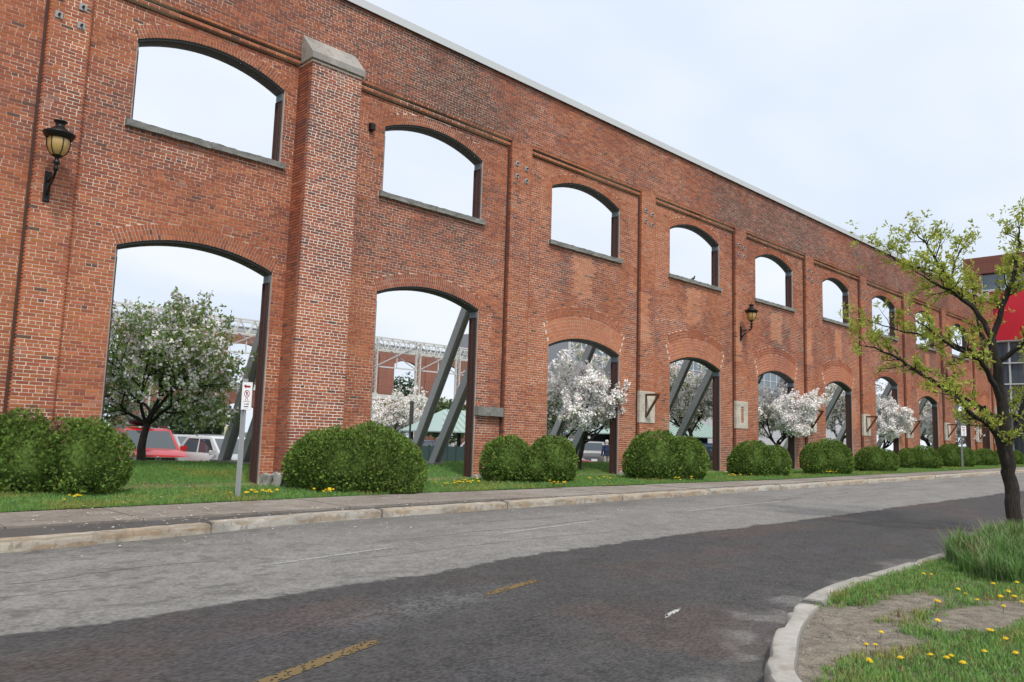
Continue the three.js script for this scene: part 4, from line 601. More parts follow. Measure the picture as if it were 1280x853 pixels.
{ // white lattice steel frame standing in the yard
  const wh = mat([.62, .62, .58], .6), grey = mat([.42, .42, .40], .6); const t = thing('steel_frame', 'pale steel lattice frame with trusses left standing in the yard', 'frame', [0, LOT, -44]); const n0 = -5, n1 = 4; const X = (k) => 41.3 + k * 4.9, T = 10.4;
  for (let k = n0; k <= n1; k++) { const x = X(k), c = [box2(x - .27, x - .19, 0, T - .1, -.12, .12), box2(x + .19, x + .27, 0, T - .1, -.12, .12)]; for (let y = .2; y < T - .6; y += .62) { c.push(bar(V(x - .23, y, .1), V(x + .23, y + .31, .1), .05, .02), bar(V(x + .23, y + .31, .1), V(x - .23, y + .62, .1), .05, .02)); } part('column', c, wh, t); part('girder_joint', box2(x - .36, x + .36, 4.75, 5.35, -.2, .2), wh, t); }
  for (let k = n0; k < n1; k++) { const a = X(k), b = X(k + 1); part('girder', box2(a + .36, b - .36, 4.85, 5.25, -.16, .16), wh, t); part('tie_bar', [bar(V(a + .27, 7.75, 0), V(b - .27, 7.75, 0), .12), bar(V((a + b) / 2, 7.75, 0), V((a + b) / 2, 9.0, 0), .08)], wh, t); part('cross_brace', [bar(V(a + .27, 7.85, .1), V(b - .27, 10.0, .1), .13, .08), bar(V(a + .27, 10.0, -.1), V(b - .27, 7.85, -.1), .1, .06)], grey, t); }
  for (const [z, y0, y1] of [[0, 9.3, 10.4], [-2.4, 9.5, 10.55]]) { const c = [bar(V(X(n0), y1, z), V(X(n1), y1, z), .12), bar(V(X(n0), y0, z), V(X(n1), y0, z), .12)]; for (let x = X(n0); x < X(n1) - .5; x += 1.225) c.push(bar(V(x, y0, z), V(x + .61, y1, z), .07), bar(V(x + .61, y1, z), V(x + 1.225, y0, z), .07)); part('truss', c, wh, t); }
  part('cross_truss', (() => { const c = []; for (let k = n0; k <= n1; k++) { const x = X(k); c.push(bar(V(x, 10.4, 0), V(x, 10.5, -2.4), .1), bar(V(x, 9.3, 0), V(x, 9.5, -2.4), .1)); } return c; })(), wh, t);
}
// green metal roofed shelters and the green panel fence
const greenRoof = mat([.36, .47, .43], .45, .1), greenDark = mat([.035, .062, .062], .6), darkWall = mat([.03, .03, .035], .8);
function shelter(name, label, x0, x1, z0, z1, eave, ridge, wall) {
  const t = thing(name, label, 'shelter', [0, LOT, 0]); const zm = (z0 + z1) / 2, xi = Math.min(1.6, (x1 - x0) / 3); const quad = (a, b, c, d) => { const g = new THREE.BufferGeometry(); const th = V(0, -.06, 0); const P = [a, b, c, d], Q = P.map(p => p.clone().add(th)); const A = []; const f = (p, q, r) => A.push(...p.toArray(), ...q.toArray(), ...r.toArray()); f(P[0], P[1], P[2]); f(P[0], P[2], P[3]); f(Q[2], Q[1], Q[0]); f(Q[3], Q[2], Q[0]); for (let i = 0; i < 4; i++) { const j = (i + 1) % 4; f(P[i], Q[i], Q[j]); f(P[i], Q[j], P[j]); } g.setAttribute('position', new THREE.Float32BufferAttribute(A, 3)); g.computeVertexNormals(); return g; };
  const roof = part('roof', [quad(V(x0, eave, z1), V(x1, eave, z1), V(x1 - xi, ridge, zm), V(x0 + xi, ridge, zm)), quad(V(x1, eave, z0), V(x0, eave, z0), V(x0 + xi, ridge, zm), V(x1 - xi, ridge, zm)), quad(V(x0, eave, z0), V(x0, eave, z1), V(x0 + xi, ridge, zm), V(x0 + xi - .01, ridge, zm)), quad(V(x1, eave, z1), V(x1, eave, z0), V(x1 - xi, ridge, zm), V(x1 - xi + .01, ridge, zm))], greenRoof, t);
  for (let x = x0 + .4; x < x1 - .2; x += .45) { const u = clamp(Math.min((x - x0) / xi, (x1 - x) / xi)); part('seam', bar(V(x, eave + .02, z1), V(clamp(x, x0 + xi * u, x1 - xi * u), lerp(eave, ridge, u) + .02, lerp(z1, zm, u)), .04, .05), greenRoof, roof); }
  for (const x of [x0 + .5, (x0 + x1) / 2, x1 - .5]) for (const z of [z0 + .4, z1 - .4]) part('post', box2(x - .08, x + .08, 0, eave + .02, z - .08, z + .08), greenDark, t);
  if (wall) { part('back_wall', box2(x0 + .5, x1 - .5, 0, eave - .05, zm - .1, zm + .1), darkWall, t); part('lower_panel', box2(x0 + .5, x1 - .5, 0, 1.25, zm + .11, zm + .16), mat([.06, .12, .11], .6), t); } return t;
}
shelter('green_roof_shelter', 'open shelter with green ribbed metal hip roof behind the second arch', 26.6, 34.5, -20, -16.4, 1.95, 3.15);
const kiosk = shelter('green_roof_kiosk', 'dark kiosk under a green striped metal roof behind the third arch', 36.5, 50, -17.5, -12.5, 2.15, 3.2, 1);
{ // kiosk sign board: a red square mark and white lettering shapes
  const c = document.createElement('canvas'); c.width = 256; c.height = 96; const x = c.getContext('2d'); x.fillStyle = '#141416'; x.fillRect(0, 0, 256, 96); x.fillStyle = '#e23a34'; x.fillRect(14, 20, 46, 56); x.fillStyle = '#f4f4f4'; x.beginPath(); x.arc(72, 46, 18, 0, 7); x.fill(); x.fillStyle = '#f2f2f2'; for (const [a, b, w, h] of [[100, 34, 30, 34], [136, 26, 26, 40], [168, 36, 28, 42], [202, 34, 34, 30]]) { x.beginPath(); x.ellipse(a + w / 2, b + h / 2, w / 2, h / 2, 0, 0, 7); x.fill(); }
  const tx = new THREE.CanvasTexture(c); tx.colorSpace = THREE.SRGBColorSpace; const t = thing('kiosk_sign', 'black sign board with a red square mark and white lettering on the kiosk', 'sign', [39.3, .95, -14.72]); const g = new THREE.PlaneGeometry(2.0, .7); const m = shade(new THREE.Mesh(g, mat([1, 1, 1], .6, 0, { map: tx }))); m.name = 'sign_face'; m.position.z = .032; t.add(m); part('board', box(2.08, .78, .05, 0, 0, 0), darkWall, t);
}
{ const t = thing('panel_fence', 'dark green upright metal panel fence behind the second arch', 'fence', [0, LOT, -14.6]); for (let i = 0; i < 22; i++) part('panel', box2(20.5 + i * .56, 20.5 + i * .56 + .5, .06, 1.2, -.03, .03), mat([.045, .085, .082], .5), t); for (let i = 0; i <= 22; i += 1) part('post', box2(20.44 + i * .56, 20.5 + i * .56, 0, 1.26, -.05, .05), greenDark, t); part('kerb_base', box2(20.3, 33, -.02, .06, -.2, .2), M.concrete, t); }
{ const t = thing('parking_sign', 'dark grey sign back on a thin post beside the green shelter', 'sign', [20.45, LOT, -11.0]); part('post', box(.06, 3.1, .06, 0, 1.55, 0), greenDark, t); part('plate', box(.36, .95, .02, 0, 2.62, .05, 0, .5, 0), mat([.06, .06, .065], .6), t); }
// modern building with panel wall and glazing
const glassMat = new THREE.MeshPhysicalMaterial({ color: lin(.10, .16, .2), roughness: .08, metalness: 0, clearcoat: 1, clearcoatRoughness: .03, side: THREE.DoubleSide });
{
  const t = thing('modern_building', 'pale grey panelled modern building with a glazed upper storey beyond the yard', 'building', [61, LOT, -38]); const W = 74, pane = mat([.52, .52, .54], .8), fr = mat([.7, .71, .72], .5);
  part('core', box2(0, W, 0, 13.6, -18, -.35), mat([.3, .31, .33], .8), t); const rows = [[0, 2.75], [2.78, 5.4], [5.43, 7.8], [7.83, 8.7]];
  rows.forEach(([a, b]) => { for (let x = 0; x < W - .1; x += 5.2) part('wall_panel', box2(x + .02, Math.min(W, x + 5.16), a, b, -.35, -.1 + (a > 7 ? .05 : 0)), pane, t); });
  part('band', box2(-.1, W, 8.72, 9.15, -.3, .12), fr, t); for (let x = 0; x < W - .1; x += 1.74) for (const [a, b] of [[9.15, 10.5], [10.58, 11.9], [11.98, 13.2]]) part('window_pane', box2(x + .05, x + 1.69, a + .03, b - .03, -.3, -.16), glassMat, t);
  for (let x = 0; x <= W; x += 1.74) part('mullion', box2(x - .05, x + .05, 9.15, 13.2, -.3, -.06), fr, t); for (const y of [10.5, 11.9]) part('transom', box2(0, W, y, y + .08, -.28, -.08), fr, t); part('roof_edge', box2(-.2, W, 13.2, 13.9, -.6, .2), pane, t);
}
{ const t = thing('blue_hoarding', 'bright blue board with white stripe and lettering behind the fifth arch', 'board', [52.2, LOT, -14.2], .0); part('panel', box2(-5.5, 5.5, .35, 1.75, -.04, .04), mat([.06, .33, .75], .6), t); part('stripe', box2(-5.5, 3.6, 1.52, 1.66, .042, .05), mat([.8, .85, .88], .6), t); const l = []; for (let i = 0; i < 16; i++) if (i % 5 !== 4) l.push(box2(-4.6 + i * .5, -4.35 + i * .5, 1.12, 1.36, .042, .048)); part('lettering', l, mat([.75, .8, .85], .6), t); for (const x of [-5, 0, 5]) part('post', box2(x - .05, x + .05, 0, 1.7, -.1, -.042), M.galv, t); }
// brick and glass building closing the street
{
  const X = 62.6, t = thing('corner_building', 'brick and glass building with a red and orange banner closing the street', 'building', [X, 0, 0]); const z0 = -2.0, z1 = 30, fr = mat([.55, .57, .58], .5), gl = new THREE.MeshPhysicalMaterial({ color: lin(.07, .10, .13), roughness: .06, clearcoat: 1, clearcoatRoughness: .03, side: THREE.DoubleSide });
  part('core', box2(.4, 24, .2, 14.3, z0 + .2, z1), mat([.2, .2, .21], .8), t); const br = mat([.62, .5, .5], .92, 0, { map: farBrickT });
  part('parapet', box2(0, 24.4, 13.55, 14.75, z0, z1 + .2), br, t); part('brick_pier', box2(0, .38, .1, 13.54, z0, z0 + 1.1), br, t); part('return_wall', box2(.385, 24.4, .1, 13.54, z0, z0 + .19), br, t);
  for (let z = z0 + 1.1; z < z1; z += 1.5) { for (const [a, b] of [[12.4, 13.5], [7.2, 8.55], [5.75, 7.1], [4.7, 5.65], [2.4, 3.4], [.4, 2.3]]) part('window_pane', box2(.25, .32, a + .04, b - .04, z + .05, z + 1.45), gl, t); part('mullion', box2(.16, .34, .3, 13.5, z - .05, z + .05), fr, t); }
  for (const y of [12.3, 8.6, 7.1, 5.65, 2.3]) part('transom', box2(.12, .36, y, y + .09, z0 + 1.1, z1), fr, t); part('canopy', box2(-1.4, .3, 3.6, 4.1, z0 + 1.1, z1), fr, t); part('spandrel', box2(.24, .33, 8.7, 12.29, z0 + 1.1, z1), mat([.2, .21, .22], .6), t); part('plinth', box2(.1, .4, -.3, .3, z0, z1), M.concrete, t);
  const c = document.createElement('canvas'); c.width = 512; c.height = 192; const x = c.getContext('2d'); x.fillStyle = '#c81f33'; x.fillRect(0, 0, 512, 192); x.fillStyle = '#8e1a28'; x.beginPath(); x.moveTo(0, 0); x.lineTo(70, 0); x.lineTo(0, 110); x.fill(); x.fillStyle = '#ef5a22'; x.fillRect(150, 0, 170, 96); x.fillStyle = '#f3f0ee'; x.fillRect(136, 0, 12, 70); x.beginPath(); x.arc(236, 60, 22, 0, 7); x.fill(); x.fillStyle = '#d4203c'; x.fillRect(320, 40, 192, 152); x.fillStyle = '#f08a24'; x.fillRect(360, 20, 90, 60);
  const tx = new THREE.CanvasTexture(c); tx.colorSpace = THREE.SRGBColorSpace; const b = thing('facade_banner', 'red and orange banner hung across the glass facade of the corner building', 'banner', [X - .06, 10.45, 4.3]); const m = shade(new THREE.Mesh(new THREE.PlaneGeometry(9.4, 3.5), mat([1, 1, 1], .7, 0, { map: tx }))); m.rotation.y = -Math.PI / 2; m.name = 'banner_face'; b.add(m); part('frame', box(.06, 3.6, 9.5, .035, 0, 0), fr, b);
}
// far trees that show over and between the walls
function farTree(name, label, x, y, z, h, w, seed, c) { const t = thing(name, label, 'tree', [x, y, z]), R = rng(seed), L = new Leaves(); part('trunk', [tube([V(0, -.2, 0), V(.1, h * .4, 0), V(0, h * .8, .1)], [.22, .16, .05], 7), tube([V(.05, h * .35, 0), V(w * .4, h * .6, .2)], [.1, .03], 5), tube([V(.05, h * .4, 0), V(-w * .4, h * .65, -.2)], [.1, .03], 5)], M.barkDark, t); for (let i = 0; i < 2600; i++) { const d = rdir(R), k = Math.cbrt(R()) * (.75 + .5 * fbm(d.x * 3 + seed, d.y * 3 + d.z, 3)); const o = V(d.x * w * k, h * .66 + d.y * h * .36 * k, d.z * w * k), g = .7 + .6 * R(), dd = rdir(R, .3); L.leaf(o, dd, side(dd, R), .3, .2, [c[0] * g, c[1] * g, c[2] * g]); } L.build('crown', foliage, t); }
farTree('broadleaf_tree', 'green leafy tree top seen through the far wall, left one', 48.0, LOT, -60, 5.9, 2.4, 3, [.06, .13, .03]); farTree('broadleaf_tree', 'taller dark tree standing beyond the far brick wall', 55.2, LOT, -58, 8.4, 1.8, 4, [.04, .09, .025]); farTree('broadleaf_tree', 'dark green tree between the parked cars and the far brick wall', 24.5, LOT, -27, 3.6, 1.7, 6, [.05, .10, .03]); farTree('broadleaf_tree', 'bushy green tree at the back of the lot behind the crabapple', 17.5, LOT, -26, 3.4, 2.2, 7, [.06, .11, .03]); farTree('broadleaf_tree', 'green tree behind the shelter roof', 37.4, LOT, -29, 4.2, 1.8, 9, [.09, .15, .03]);
// cream bollard
{ const t = thing('bollard', 'cream painted steel bollard behind the white hatchback', 'bollard', [14.9, LOT, -16.0]); part('post', lathe([[0, 0], [.13, 0], [.13, 1.75], [.11, 1.8], [0, 1.82]], 14), mat([.62, .55, .36], .7), t); }

// ---------------------------------------------------------------- cars
const tyreM = mat([.02, .02, .02], .9), rimM = mat([.4, .41, .42], .35, .7), carGlass = new THREE.MeshPhysicalMaterial({ color: lin(.05, .065, .075), roughness: .06, clearcoat: 1, clearcoatRoughness: .02, side: THREE.DoubleSide }), lampW = new THREE.MeshPhysicalMaterial({ color: lin(.55, .57, .6), roughness: .1, clearcoat: 1, side: THREE.DoubleSide }), lampR = mat([.35, .02, .02], .25), chrome = mat([.6, .61, .62], .2, .9), trimM = mat([.02, .02, .022], .6);
const paint = (c, f = 0) => new THREE.MeshPhysicalMaterial({ color: lin(...c), roughness: .4, metalness: f, clearcoat: .45, clearcoatRoughness: .08, side: THREE.DoubleSide });
const shapes = {   // x stations from rear to nose with deck heights, then the cabin
  suv: { L: 4.5, W: 1.84, deck: [[-2.25, .80], [-2.2, .98], [-1.4, 1.03], [.7, 1.05], [1.2, 1.05], [1.85, .98], [2.14, .88], [2.25, .62]], cab: [-2.12, -1.72, .18, 1.0], roof: 1.66, belt: 1.02 },
  hatch: { L: 4.2, W: 1.78, deck: [[-2.1, .72], [-2.02, .92], [-1.3, .95], [.7, .95], [1.1, .94], [1.75, .84], [2.02, .72], [2.1, .5]], cab: [-1.98, -1.45, .05, .95], roof: 1.47, belt: .93 },
  sedan: { L: 4.6, W: 1.8, deck: [[-2.3, .72], [-2.22, .98], [-1.6, 1.0], [-1.2, .98], [.8, .94], [1.2, .93], [1.95, .82], [2.2, .7], [2.3, .5]], cab: [-1.72, -.95, .1, 1.02], roof: 1.45, belt: .93 },
  coupe: { L: 4.3, W: 1.8, deck: [[-2.15, .7], [-2.1, .9], [-1.5, .93], [.5, .86], [1.0, .84], [1.7, .74], [2.0, .62], [2.15, .45]], cab: [-1.75, -.85, -.1, .85], roof: 1.27, belt: .87 }
};
function makeCar(name, label, kind, body, x, z, yaw, opt = {}) {
  const s = shapes[kind], t = thing(name, label, 'car', [x, LOT, z], yaw, 'cars parked behind the wall'), hw = s.W / 2; const pos = [], idx = [];
  const ring = (X, y, sc) => { const w = hw * sc; return [[-w * .9, .2], [-w * .985, .34], [-w, .55], [-w * .985, Math.min(y - .08, .8)], [-w * .93, y - .03], [-w * .6, y + .005], [0, y + .02], [w * .6, y + .005], [w * .93, y - .03], [w * .985, Math.min(y - .08, .8)], [w, .55], [w * .985, .34], [w * .9, .2]].map(([zz, yy]) => [X, yy, zz]); };
  const st = s.deck.map(([X, y], i) => { const e = i === 0 || i === s.deck.length - 1 ? .86 : i === 1 || i === s.deck.length - 2 ? .95 : 1; return ring(X, y, e); }); const P = 13; for (const r of st) for (const p of r) pos.push(...p); for (let i = 0; i < st.length - 1; i++) for (let k = 0; k < P; k++) { const a = i * P + k, b = i * P + (k + 1) % P; idx.push(a, b, a + P, b, b + P, a + P); }
  for (const o of [0, (st.length - 1) * P]) for (let k = 1; k < P - 1; k++) idx.push(o, o + k, o + k + 1); let g = new THREE.BufferGeometry(); g.setAttribute('position', new THREE.Float32BufferAttribute(pos, 3)); g.setIndex(idx); g = toCreasedNormals(g, .75); part('body', g, body, t);
  const [r0, r1, f1, f0] = s.cab, wb = hw * .93, wr = hw * .73, yb = s.belt - .05, yr = s.roof; const roofPts = (y, sc) => [[r1 - .02, y - .03, -wr * sc], [f1 + .02, y - .035, -wr * sc], [f1 + .02, y - .035, wr * sc], [r1 - .02, y - .03, wr * sc]];
  const B = [[r0, yb, -wb], [f0, yb, -wb], [f0, yb, wb], [r0, yb, wb]], T = roofPts(yr, 1), Cc = [[lerp(r1, f1, .2), yr, -wr * .8], [lerp(r1, f1, .8), yr + .005, -wr * .8], [lerp(r1, f1, .8), yr + .005, wr * .8], [lerp(r1, f1, .2), yr, wr * .8]];
  { const p = [], f = (a, b, c, d) => p.push(...a, ...b, ...c, ...a, ...c, ...d); for (let i = 0; i < 4; i++) { const j = (i + 1) % 4; f(B[i], B[j], T[j], T[i]); f(T[i], T[j], Cc[j], Cc[i]); } f(...Cc); const q = new THREE.BufferGeometry(); q.setAttribute('position', new THREE.Float32BufferAttribute(p, 3)); q.computeVertexNormals(); part('cabin', toCreasedNormals(q, .6), body, t); }
  const lp = (a, b, u) => [lerp(a[0], b[0], u), lerp(a[1], b[1], u), lerp(a[2], b[2], u)]; const face = (i, u0, u1, v0, v1, off) => { const j = (i + 1) % 4; const at = (u, v) => lp(lp(B[i], B[j], u), lp(T[i], T[j], u), v); const c = [at(u0, v0), at(u1, v0), at(u1, v1), at(u0, v1)].map(p => V(...p)); const n = c[1].clone().sub(c[0]).cross(c[3].clone().sub(c[0])).normalize(); const ce = c[0].clone().add(c[2]).multiplyScalar(.5); if (n.dot(ce.clone().sub(V((r0 + f0) / 2, yb + .2, 0))) < 0) n.negate(); c.forEach(p => p.addScaledVector(n, off)); const q = new THREE.BufferGeometry(); const d = c.map(p => p.toArray()); q.setAttribute('position', new THREE.Float32BufferAttribute([...d[0], ...d[1], ...d[2], ...d[0], ...d[2], ...d[3]], 3)); q.computeVertexNormals(); return q; };
  part('windshield', face(1, .05, .95, .1, .93, .006), carGlass, t); part('rear_window', face(3, .1, .9, .25, .9, .006), carGlass, t);
  for (const i of [0, 2]) for (const [a, b] of i === 0 ? [[.1, .5], [.54, .9]] : [[.1, .46], [.5, .9]]) part('side_window', face(i, a, b, .16, .9, .006), carGlass, t);
  for (const [X, sz] of [[s.L * .30, 1], [s.L * .30, -1], [-s.L * .29, 1], [-s.L * .29, -1]]) { const w = new THREE.Group(); w.name = 'wheel'; w.position.set(X, .33, sz * (hw - .1)); t.add(w); const ty = new THREE.TorusGeometry(.25, .085, 8, 20); ty.scale(1, 1, 1.25); part('tyre', ty, tyreM, w); const ri = new THREE.CylinderGeometry(.2, .2, .12, 10); ri.rotateX(Math.PI / 2); part('rim', ri, rimM, w); const ar = new THREE.CylinderGeometry(.38, .38, .06, 20); ar.rotateX(Math.PI / 2); ar.translate(X, .36, sz * (hw - .022)); part('wheel_arch', ar, trimM, t); }
  const nx = s.L / 2, hy = s.deck[s.deck.length - 2][1] - .1; for (const sz of [1, -1]) { part('headlight', bev(.22, .13, .4, .03, nx - .16, hy, sz * (hw - .26)), lampW, t); part('tail_light', bev(.1, .2, .26, .02, -nx + .05, s.belt - .18, sz * (hw - .16)), lampR, t); const mr = part('mirror', bev(.13, .14, .2, .03, f0 - .22, s.belt + .06, sz * (hw + .06)), opt.mirror || body, t); }
  part('grille', [bev(.06, .16, s.W * .52, .015, nx - .05, hy - .03, 0), bev(.06, .2, s.W * .7, .015, nx - .02, .34, 0)], trimM, t); part('grille_trim', [bev(.04, .02, s.W * .6, .006, nx - .012, hy + .05, 0), bev(.04, .02, s.W * .6, .006, nx - .012, hy - .05, 0)], chrome, t); part('licence_plate', box(.012, .13, .34, -nx - .008, .62, 0), mat([.75, .75, .76], .5), t);
  if (opt.emblem) { const e = new THREE.TorusGeometry(.066, .009, 6, 20); e.rotateY(Math.PI / 2); e.translate(nx + .012, hy, 0); const k = (a, b) => bar(V(nx + .012, hy + a[1], a[0]), V(nx + .012, hy + b[1], b[0]), .013); part('emblem', [e, k([-.03, .055], [0, .006]), k([0, .006], [.03, .055]), k([-.058, .02], [-.028, -.052]), k([-.028, -.052], [0, -.004]), k([0, -.004], [.028, -.052]), k([.028, -.052], [.058, .02])], chrome, t); }
  if (opt.rack) { for (const sz of [1, -1]) part('roof_rail', tube([V(-1.6, yr, sz * wr * .95), V(-1.5, yr + .06, sz * wr * .95), V(.05, yr + .06, sz * wr * .95), V(.15, yr, sz * wr * .95)], [.02, .02, .02, .02], 6), chrome, t); part('crossbar', [box(.06, .03, wr * 2, -.2, yr + .07, 0), box(.06, .03, wr * 2, -1.2, yr + .07, 0)], trimM, t); const bx = new THREE.SphereGeometry(1, 18, 10); bx.scale(.98, .17, .42); bx.translate(-.65, yr + .25, .1); part('roof_box', bx, trimM, t); }
  return t;
}
const redP = paint([.5, .012, .014]), whiteP = paint([.62, .63, .64]), silverP = paint([.42, .43, .44], .2), blackP = paint([.015, .016, .018]), greyP = paint([.13, .135, .15], .2), blueP = paint([.02, .035, .09]);
makeCar('suv_car', 'red sport utility car with a black roof box behind the crabapple tree', 'suv', redP, 9.55, -10.2, -1.76, { rack: 1, emblem: 1 });
makeCar('hatchback_car', 'white compact hatchback parked beside the red car', 'hatch', whiteP, 11.5, -8.5, -1.5);
makeCar('sedan_car', 'silver sedan parked behind the red and the white car', 'sedan', silverP, 12.8, -14.6, -1.5);
makeCar('sedan_car', 'dark grey sedan parked at the back behind the cream bollard', 'sedan', greyP, 15.9, -19.0, -1.45);
makeCar('hatchback_car', 'white car half hidden behind the steel braces of the first arch', 'sedan', whiteP, 14.2, -10.4, -1.45);
makeCar('sedan_car', 'pale car parked left of the red car behind the overgrown shrub', 'sedan', silverP, 8.4, -15.6, -1.7);
makeCar('sedan_car', 'dark blue sedan parked behind the green panel fence', 'sedan', blueP, 25.6, -16.2, .1);
makeCar('hatchback_car', 'white hatchback parked behind the green panel fence', 'hatch', whiteP, 29.8, -16.0, .1);
makeCar('suv_car', 'grey sport utility car seen from behind through the third arch', 'suv', greyP, 36.1, -14.8, .95);
makeCar('sports_car', 'low red sports car behind the lawn crest of the third arch', 'coupe', redP, 26.8, -8.4, -.6);
makeCar('hatchback_car', 'silver hatchback behind the braces of the third arch', 'hatch', silverP, 30.2, -12.4, -.9);
makeCar('suv_car', 'black sport utility car behind the fourth arch', 'suv', blackP, 37.6, -8.2, -.7);
makeCar('sedan_car', 'pale sedan parked behind the sixth arch', 'sedan', silverP, 53.0, -9.5, -.3);
makeCar('sedan_car', 'white sedan parked behind the seventh arch', 'sedan', whiteP, 64.0, -10.5, -.3);

// ---------------------------------------------------------------- person in the lot, walking away
function sdfMesh(fn, cx, cy, cz, half, res, color) {
  const mc = new MarchingCubes(res, mat([1, 1, 1]), false, false, 120000); mc.isolation = 0; const n = res, hs = n / 2;
  for (let k = 0; k < n; k++) for (let j = 0; j < n; j++) for (let i = 0; i < n; i++) mc.field[i + j * n + k * n * n] = -fn(cx + (i - hs) / hs * half, cy + (j - hs) / hs * half, cz + (k - hs) / hs * half);
  mc.update(); const c = mc.count, p = new Float32Array(mc.positionArray.slice(0, c * 3)), nn = new Float32Array(mc.normalArray.slice(0, c * 3)), col = new Float32Array(c * 3); for (let i = 0; i < c; i++) { p[3 * i] = cx + p[3 * i] * half; p[3 * i + 1] = cy + p[3 * i + 1] * half; p[3 * i + 2] = cz + p[3 * i + 2] * half; const q = color(p[3 * i], p[3 * i + 1], p[3 * i + 2]); col.set(q, 3 * i); const l = Math.hypot(nn[3 * i], nn[3 * i + 1], nn[3 * i + 2]) || 1; nn[3 * i] /= l; nn[3 * i + 1] /= l; nn[3 * i + 2] /= l; }
  const g = new THREE.BufferGeometry(); g.setAttribute('position', new THREE.BufferAttribute(p, 3)); g.setAttribute('normal', new THREE.BufferAttribute(nn, 3)); g.setAttribute('color', new THREE.BufferAttribute(col, 3)); return g;
}
const cap = (x, y, z, a, b, ra, rb) => { const d = [b[0] - a[0], b[1] - a[1], b[2] - a[2]], e = [x - a[0], y - a[1], z - a[2]]; const t = clamp((d[0] * e[0] + d[1] * e[1] + d[2] * e[2]) / (d[0] ** 2 + d[1] ** 2 + d[2] ** 2)); return Math.hypot(e[0] - d[0] * t, e[1] - d[1] * t, e[2] - d[2] * t) - lerp(ra, rb, t); };
const smin = (a, b, k) => { const h = clamp(.5 + .5 * (b - a) / k); return lerp(b, a, h) - k * h * (1 - h); };
{
  const t = thing('person', 'person in a navy jacket and pale trousers standing by the grey car, back turned', 'person', [33.3, LOT, -10.9], 2.6);
  const bones = [[[0, .98, 0], [0, 1.2, .0], .15, .15], [[0, 1.2, 0], [0, 1.42, -.01], .155, .12], [[-.13, 1.41, 0], [.13, 1.41, 0], .085, .085], [[0, 1.44, 0], [0, 1.55, .01], .058, .055], [[-.09, .93, 0], [-.1, .5, .03], .093, .062], [[.09, .93, 0], [.1, .5, -.02], .093, .062], [[-.1, .5, .03], [-.1, .09, -.02], .06, .042], [[.1, .5, -.02], [.1, .09, -.04], .06, .042], [[-.1, .06, -.05], [-.11, .045, .13], .042, .035], [[.1, .06, -.06], [.11, .045, .12], .042, .035], [[-.19, 1.4, 0], [-.25, 1.13, -.02], .062, .05], [[.19, 1.4, 0], [.25, 1.13, -.02], .062, .05], [[-.25, 1.13, -.02], [-.26, .88, .06], .048, .034], [[.25, 1.13, -.02], [.26, .88, .06], .048, .034], [[0, 1.62, .0], [0, 1.67, -.005], .088, .092], [[0, 1.58, .03], [0, 1.56, .04], .06, .05]];
  const f = (x, y, z) => { let d = 9; for (const [a, b, ra, rb] of bones) d = smin(d, cap(x, y, z, a, b, ra, rb), .035); return d; };
  const colr = (x, y, z) => y > 1.66 || (y > 1.52 && z < -.02 && Math.abs(x) < .12) ? [.62, .6, .58] : y > 1.5 ? [.5, .3, .22] : Math.abs(x) > .2 && y < .9 ? [.5, .3, .22] : y > .92 || (Math.abs(x) > .17 && y > .85) ? [.02, .035, .085] : y > .1 ? [.42, .40, .36] : [.06, .05, .05];
  const geos = [sdfMesh(f, 0, .88, 0, .95, 128, colr)];
  for (const s of [-1, 1]) { const W = [s * .26, .88, .06], fing = [[-.03, .085, .0], [-.012, .1, .004], [.008, .095, .004], [.026, .078, .0]]; const hb = [[[W[0], W[1], W[2]], [W[0], W[1] - .085, W[2] + .015], .026, .03]]; for (const [o, l, c] of fing) hb.push([[W[0], W[1] - .085, W[2] + .015 + o], [W[0] - s * .01, W[1] - .085 - l * .5, W[2] + .022 + o], .0095, .009], [[W[0] - s * .01, W[1] - .085 - l * .5, W[2] + .022 + o], [W[0] - s * .028, W[1] - .085 - l * .92, W[2] + .022 + o], .009, .0075]); hb.push([[W[0], W[1] - .03, W[2] + .03], [W[0] - s * .015, W[1] - .075, W[2] + .065], .012, .009]); geos.push(sdfMesh((x, y, z) => { let d = 9; for (const [a, b, ra, rb] of hb) d = smin(d, cap(x, y, z, a, b, ra, rb), .006); return d; }, W[0], W[1] - .1, W[2] + .02, .15, 96, () => [.5, .3, .22])); }
  for (const s of [-1, 1]) { const e = new THREE.SphereGeometry(.024, 8, 6); e.scale(.4, 1, .7); e.translate(s * .093, 1.61, 0); geos.push(e); } const nose = new THREE.ConeGeometry(.014, .04, 6); nose.rotateX(-.3); nose.translate(0, 1.6, .095); geos.push(nose);
  const b = join(geos); const m = shade(new THREE.Mesh(b, mat([1, 1, 1], .85, 0, { vertexColors: true }))); m.name = 'body'; t.add(m);
}
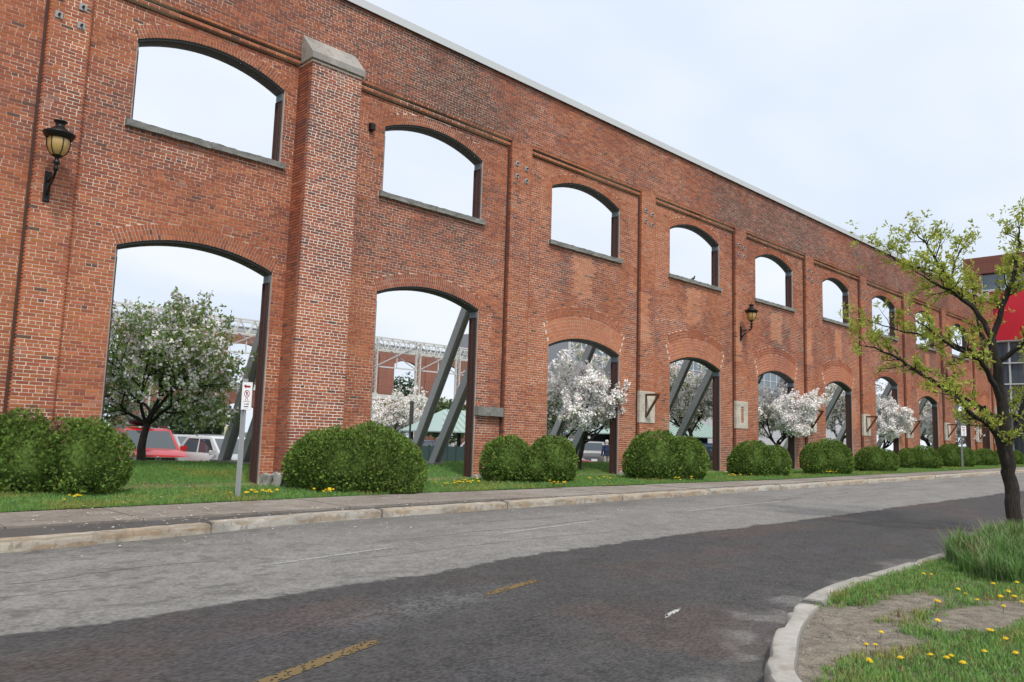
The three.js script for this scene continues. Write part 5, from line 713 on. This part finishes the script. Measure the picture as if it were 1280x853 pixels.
// ---------------------------------------------------------------- no-parking signs
const signFace = (() => {
  const c = document.createElement('canvas'); c.width = 160; c.height = 320; const x = c.getContext('2d'); x.fillStyle = '#f1f2f4'; x.fillRect(0, 0, 160, 320); x.strokeStyle = '#b9bcc2'; x.lineWidth = 3; x.strokeRect(5, 5, 150, 310);
  x.fillStyle = '#a01822'; x.beginPath(); x.moveTo(30, 52); x.lineTo(62, 28); x.lineTo(62, 40); x.lineTo(128, 40); x.lineTo(128, 64); x.lineTo(62, 64); x.lineTo(62, 76); x.closePath(); x.fill();
  x.fillStyle = '#161616'; x.font = 'bold 60px sans-serif'; x.textAlign = 'center'; x.fillText('P', 80, 156); x.lineWidth = 9; x.strokeStyle = '#a01822'; x.beginPath(); x.arc(80, 135, 38, 0, 7); x.stroke(); x.beginPath(); x.moveTo(54, 108); x.lineTo(106, 162); x.stroke();
  x.lineWidth = 7; x.beginPath(); x.arc(80, 206, 20, 0, 7); x.stroke(); x.fillStyle = '#161616'; x.fillRect(34, 222, 14, 10); x.fillRect(112, 218, 14, 12); x.fillStyle = '#26262a'; x.fillRect(44, 250, 30, 8); x.fillRect(80, 246, 40, 12); x.fillRect(44, 276, 72, 11); x.fillStyle = '#a6a8ac'; x.fillRect(50, 299, 60, 4);
  const t = new THREE.CanvasTexture(c); t.colorSpace = THREE.SRGBColorSpace; return t;
})();
for (const [x, z, h, l, w] of [[6.66, 2.18, 2.2, 'tall galvanised post with a white no-parking plate in front of the first arch', .175], [44.1, 2.9, 2.25, 'small white no-parking sign on a post between the distant shrubs', .3]]) {
  const t = thing('no_parking_sign', l, 'sign', [x, lawnY(x, z) - .1, z], -.55); part('post', [box2(-.028, -.02, 0, h, -.018, .018), box2(.02, .028, 0, h, -.018, .018), box2(-.028, .028, 0, h, -.022, -.016), box2(-.045, -.028, 0, h, -.02, -.014), box2(.028, .045, 0, h, -.02, -.014)], M.galv, t);
  const p = part('plate', box2(-.045, -.045 + w, h - .56, h - .06, .02, .026), M.galv, t); const f = new THREE.PlaneGeometry(w, .5); f.translate(-.045 + w / 2, h - .31, .029); const m = shade(new THREE.Mesh(f, mat([1, 1, 1], .5, 0, { map: signFace }))); m.name = 'sign_face'; t.add(m);
  for (const y of [h - .56, h - .12]) { const g = new THREE.CylinderGeometry(.01, .01, .02, 8); g.rotateX(Math.PI / 2); g.translate(0, y, .035); part('bolt', g, M.blackIron, t); }
}
{ let n = 0, k = 0; scene.traverse(o => { if (o.isInstancedMesh) k += o.count; else if (o.isMesh) { const g = o.geometry; n += (g.index ? g.index.count : g.attributes.position.count) / 3; } }); console.log('triangles', Math.round(n), 'instances', k); }
renderer.render(scene, camera);
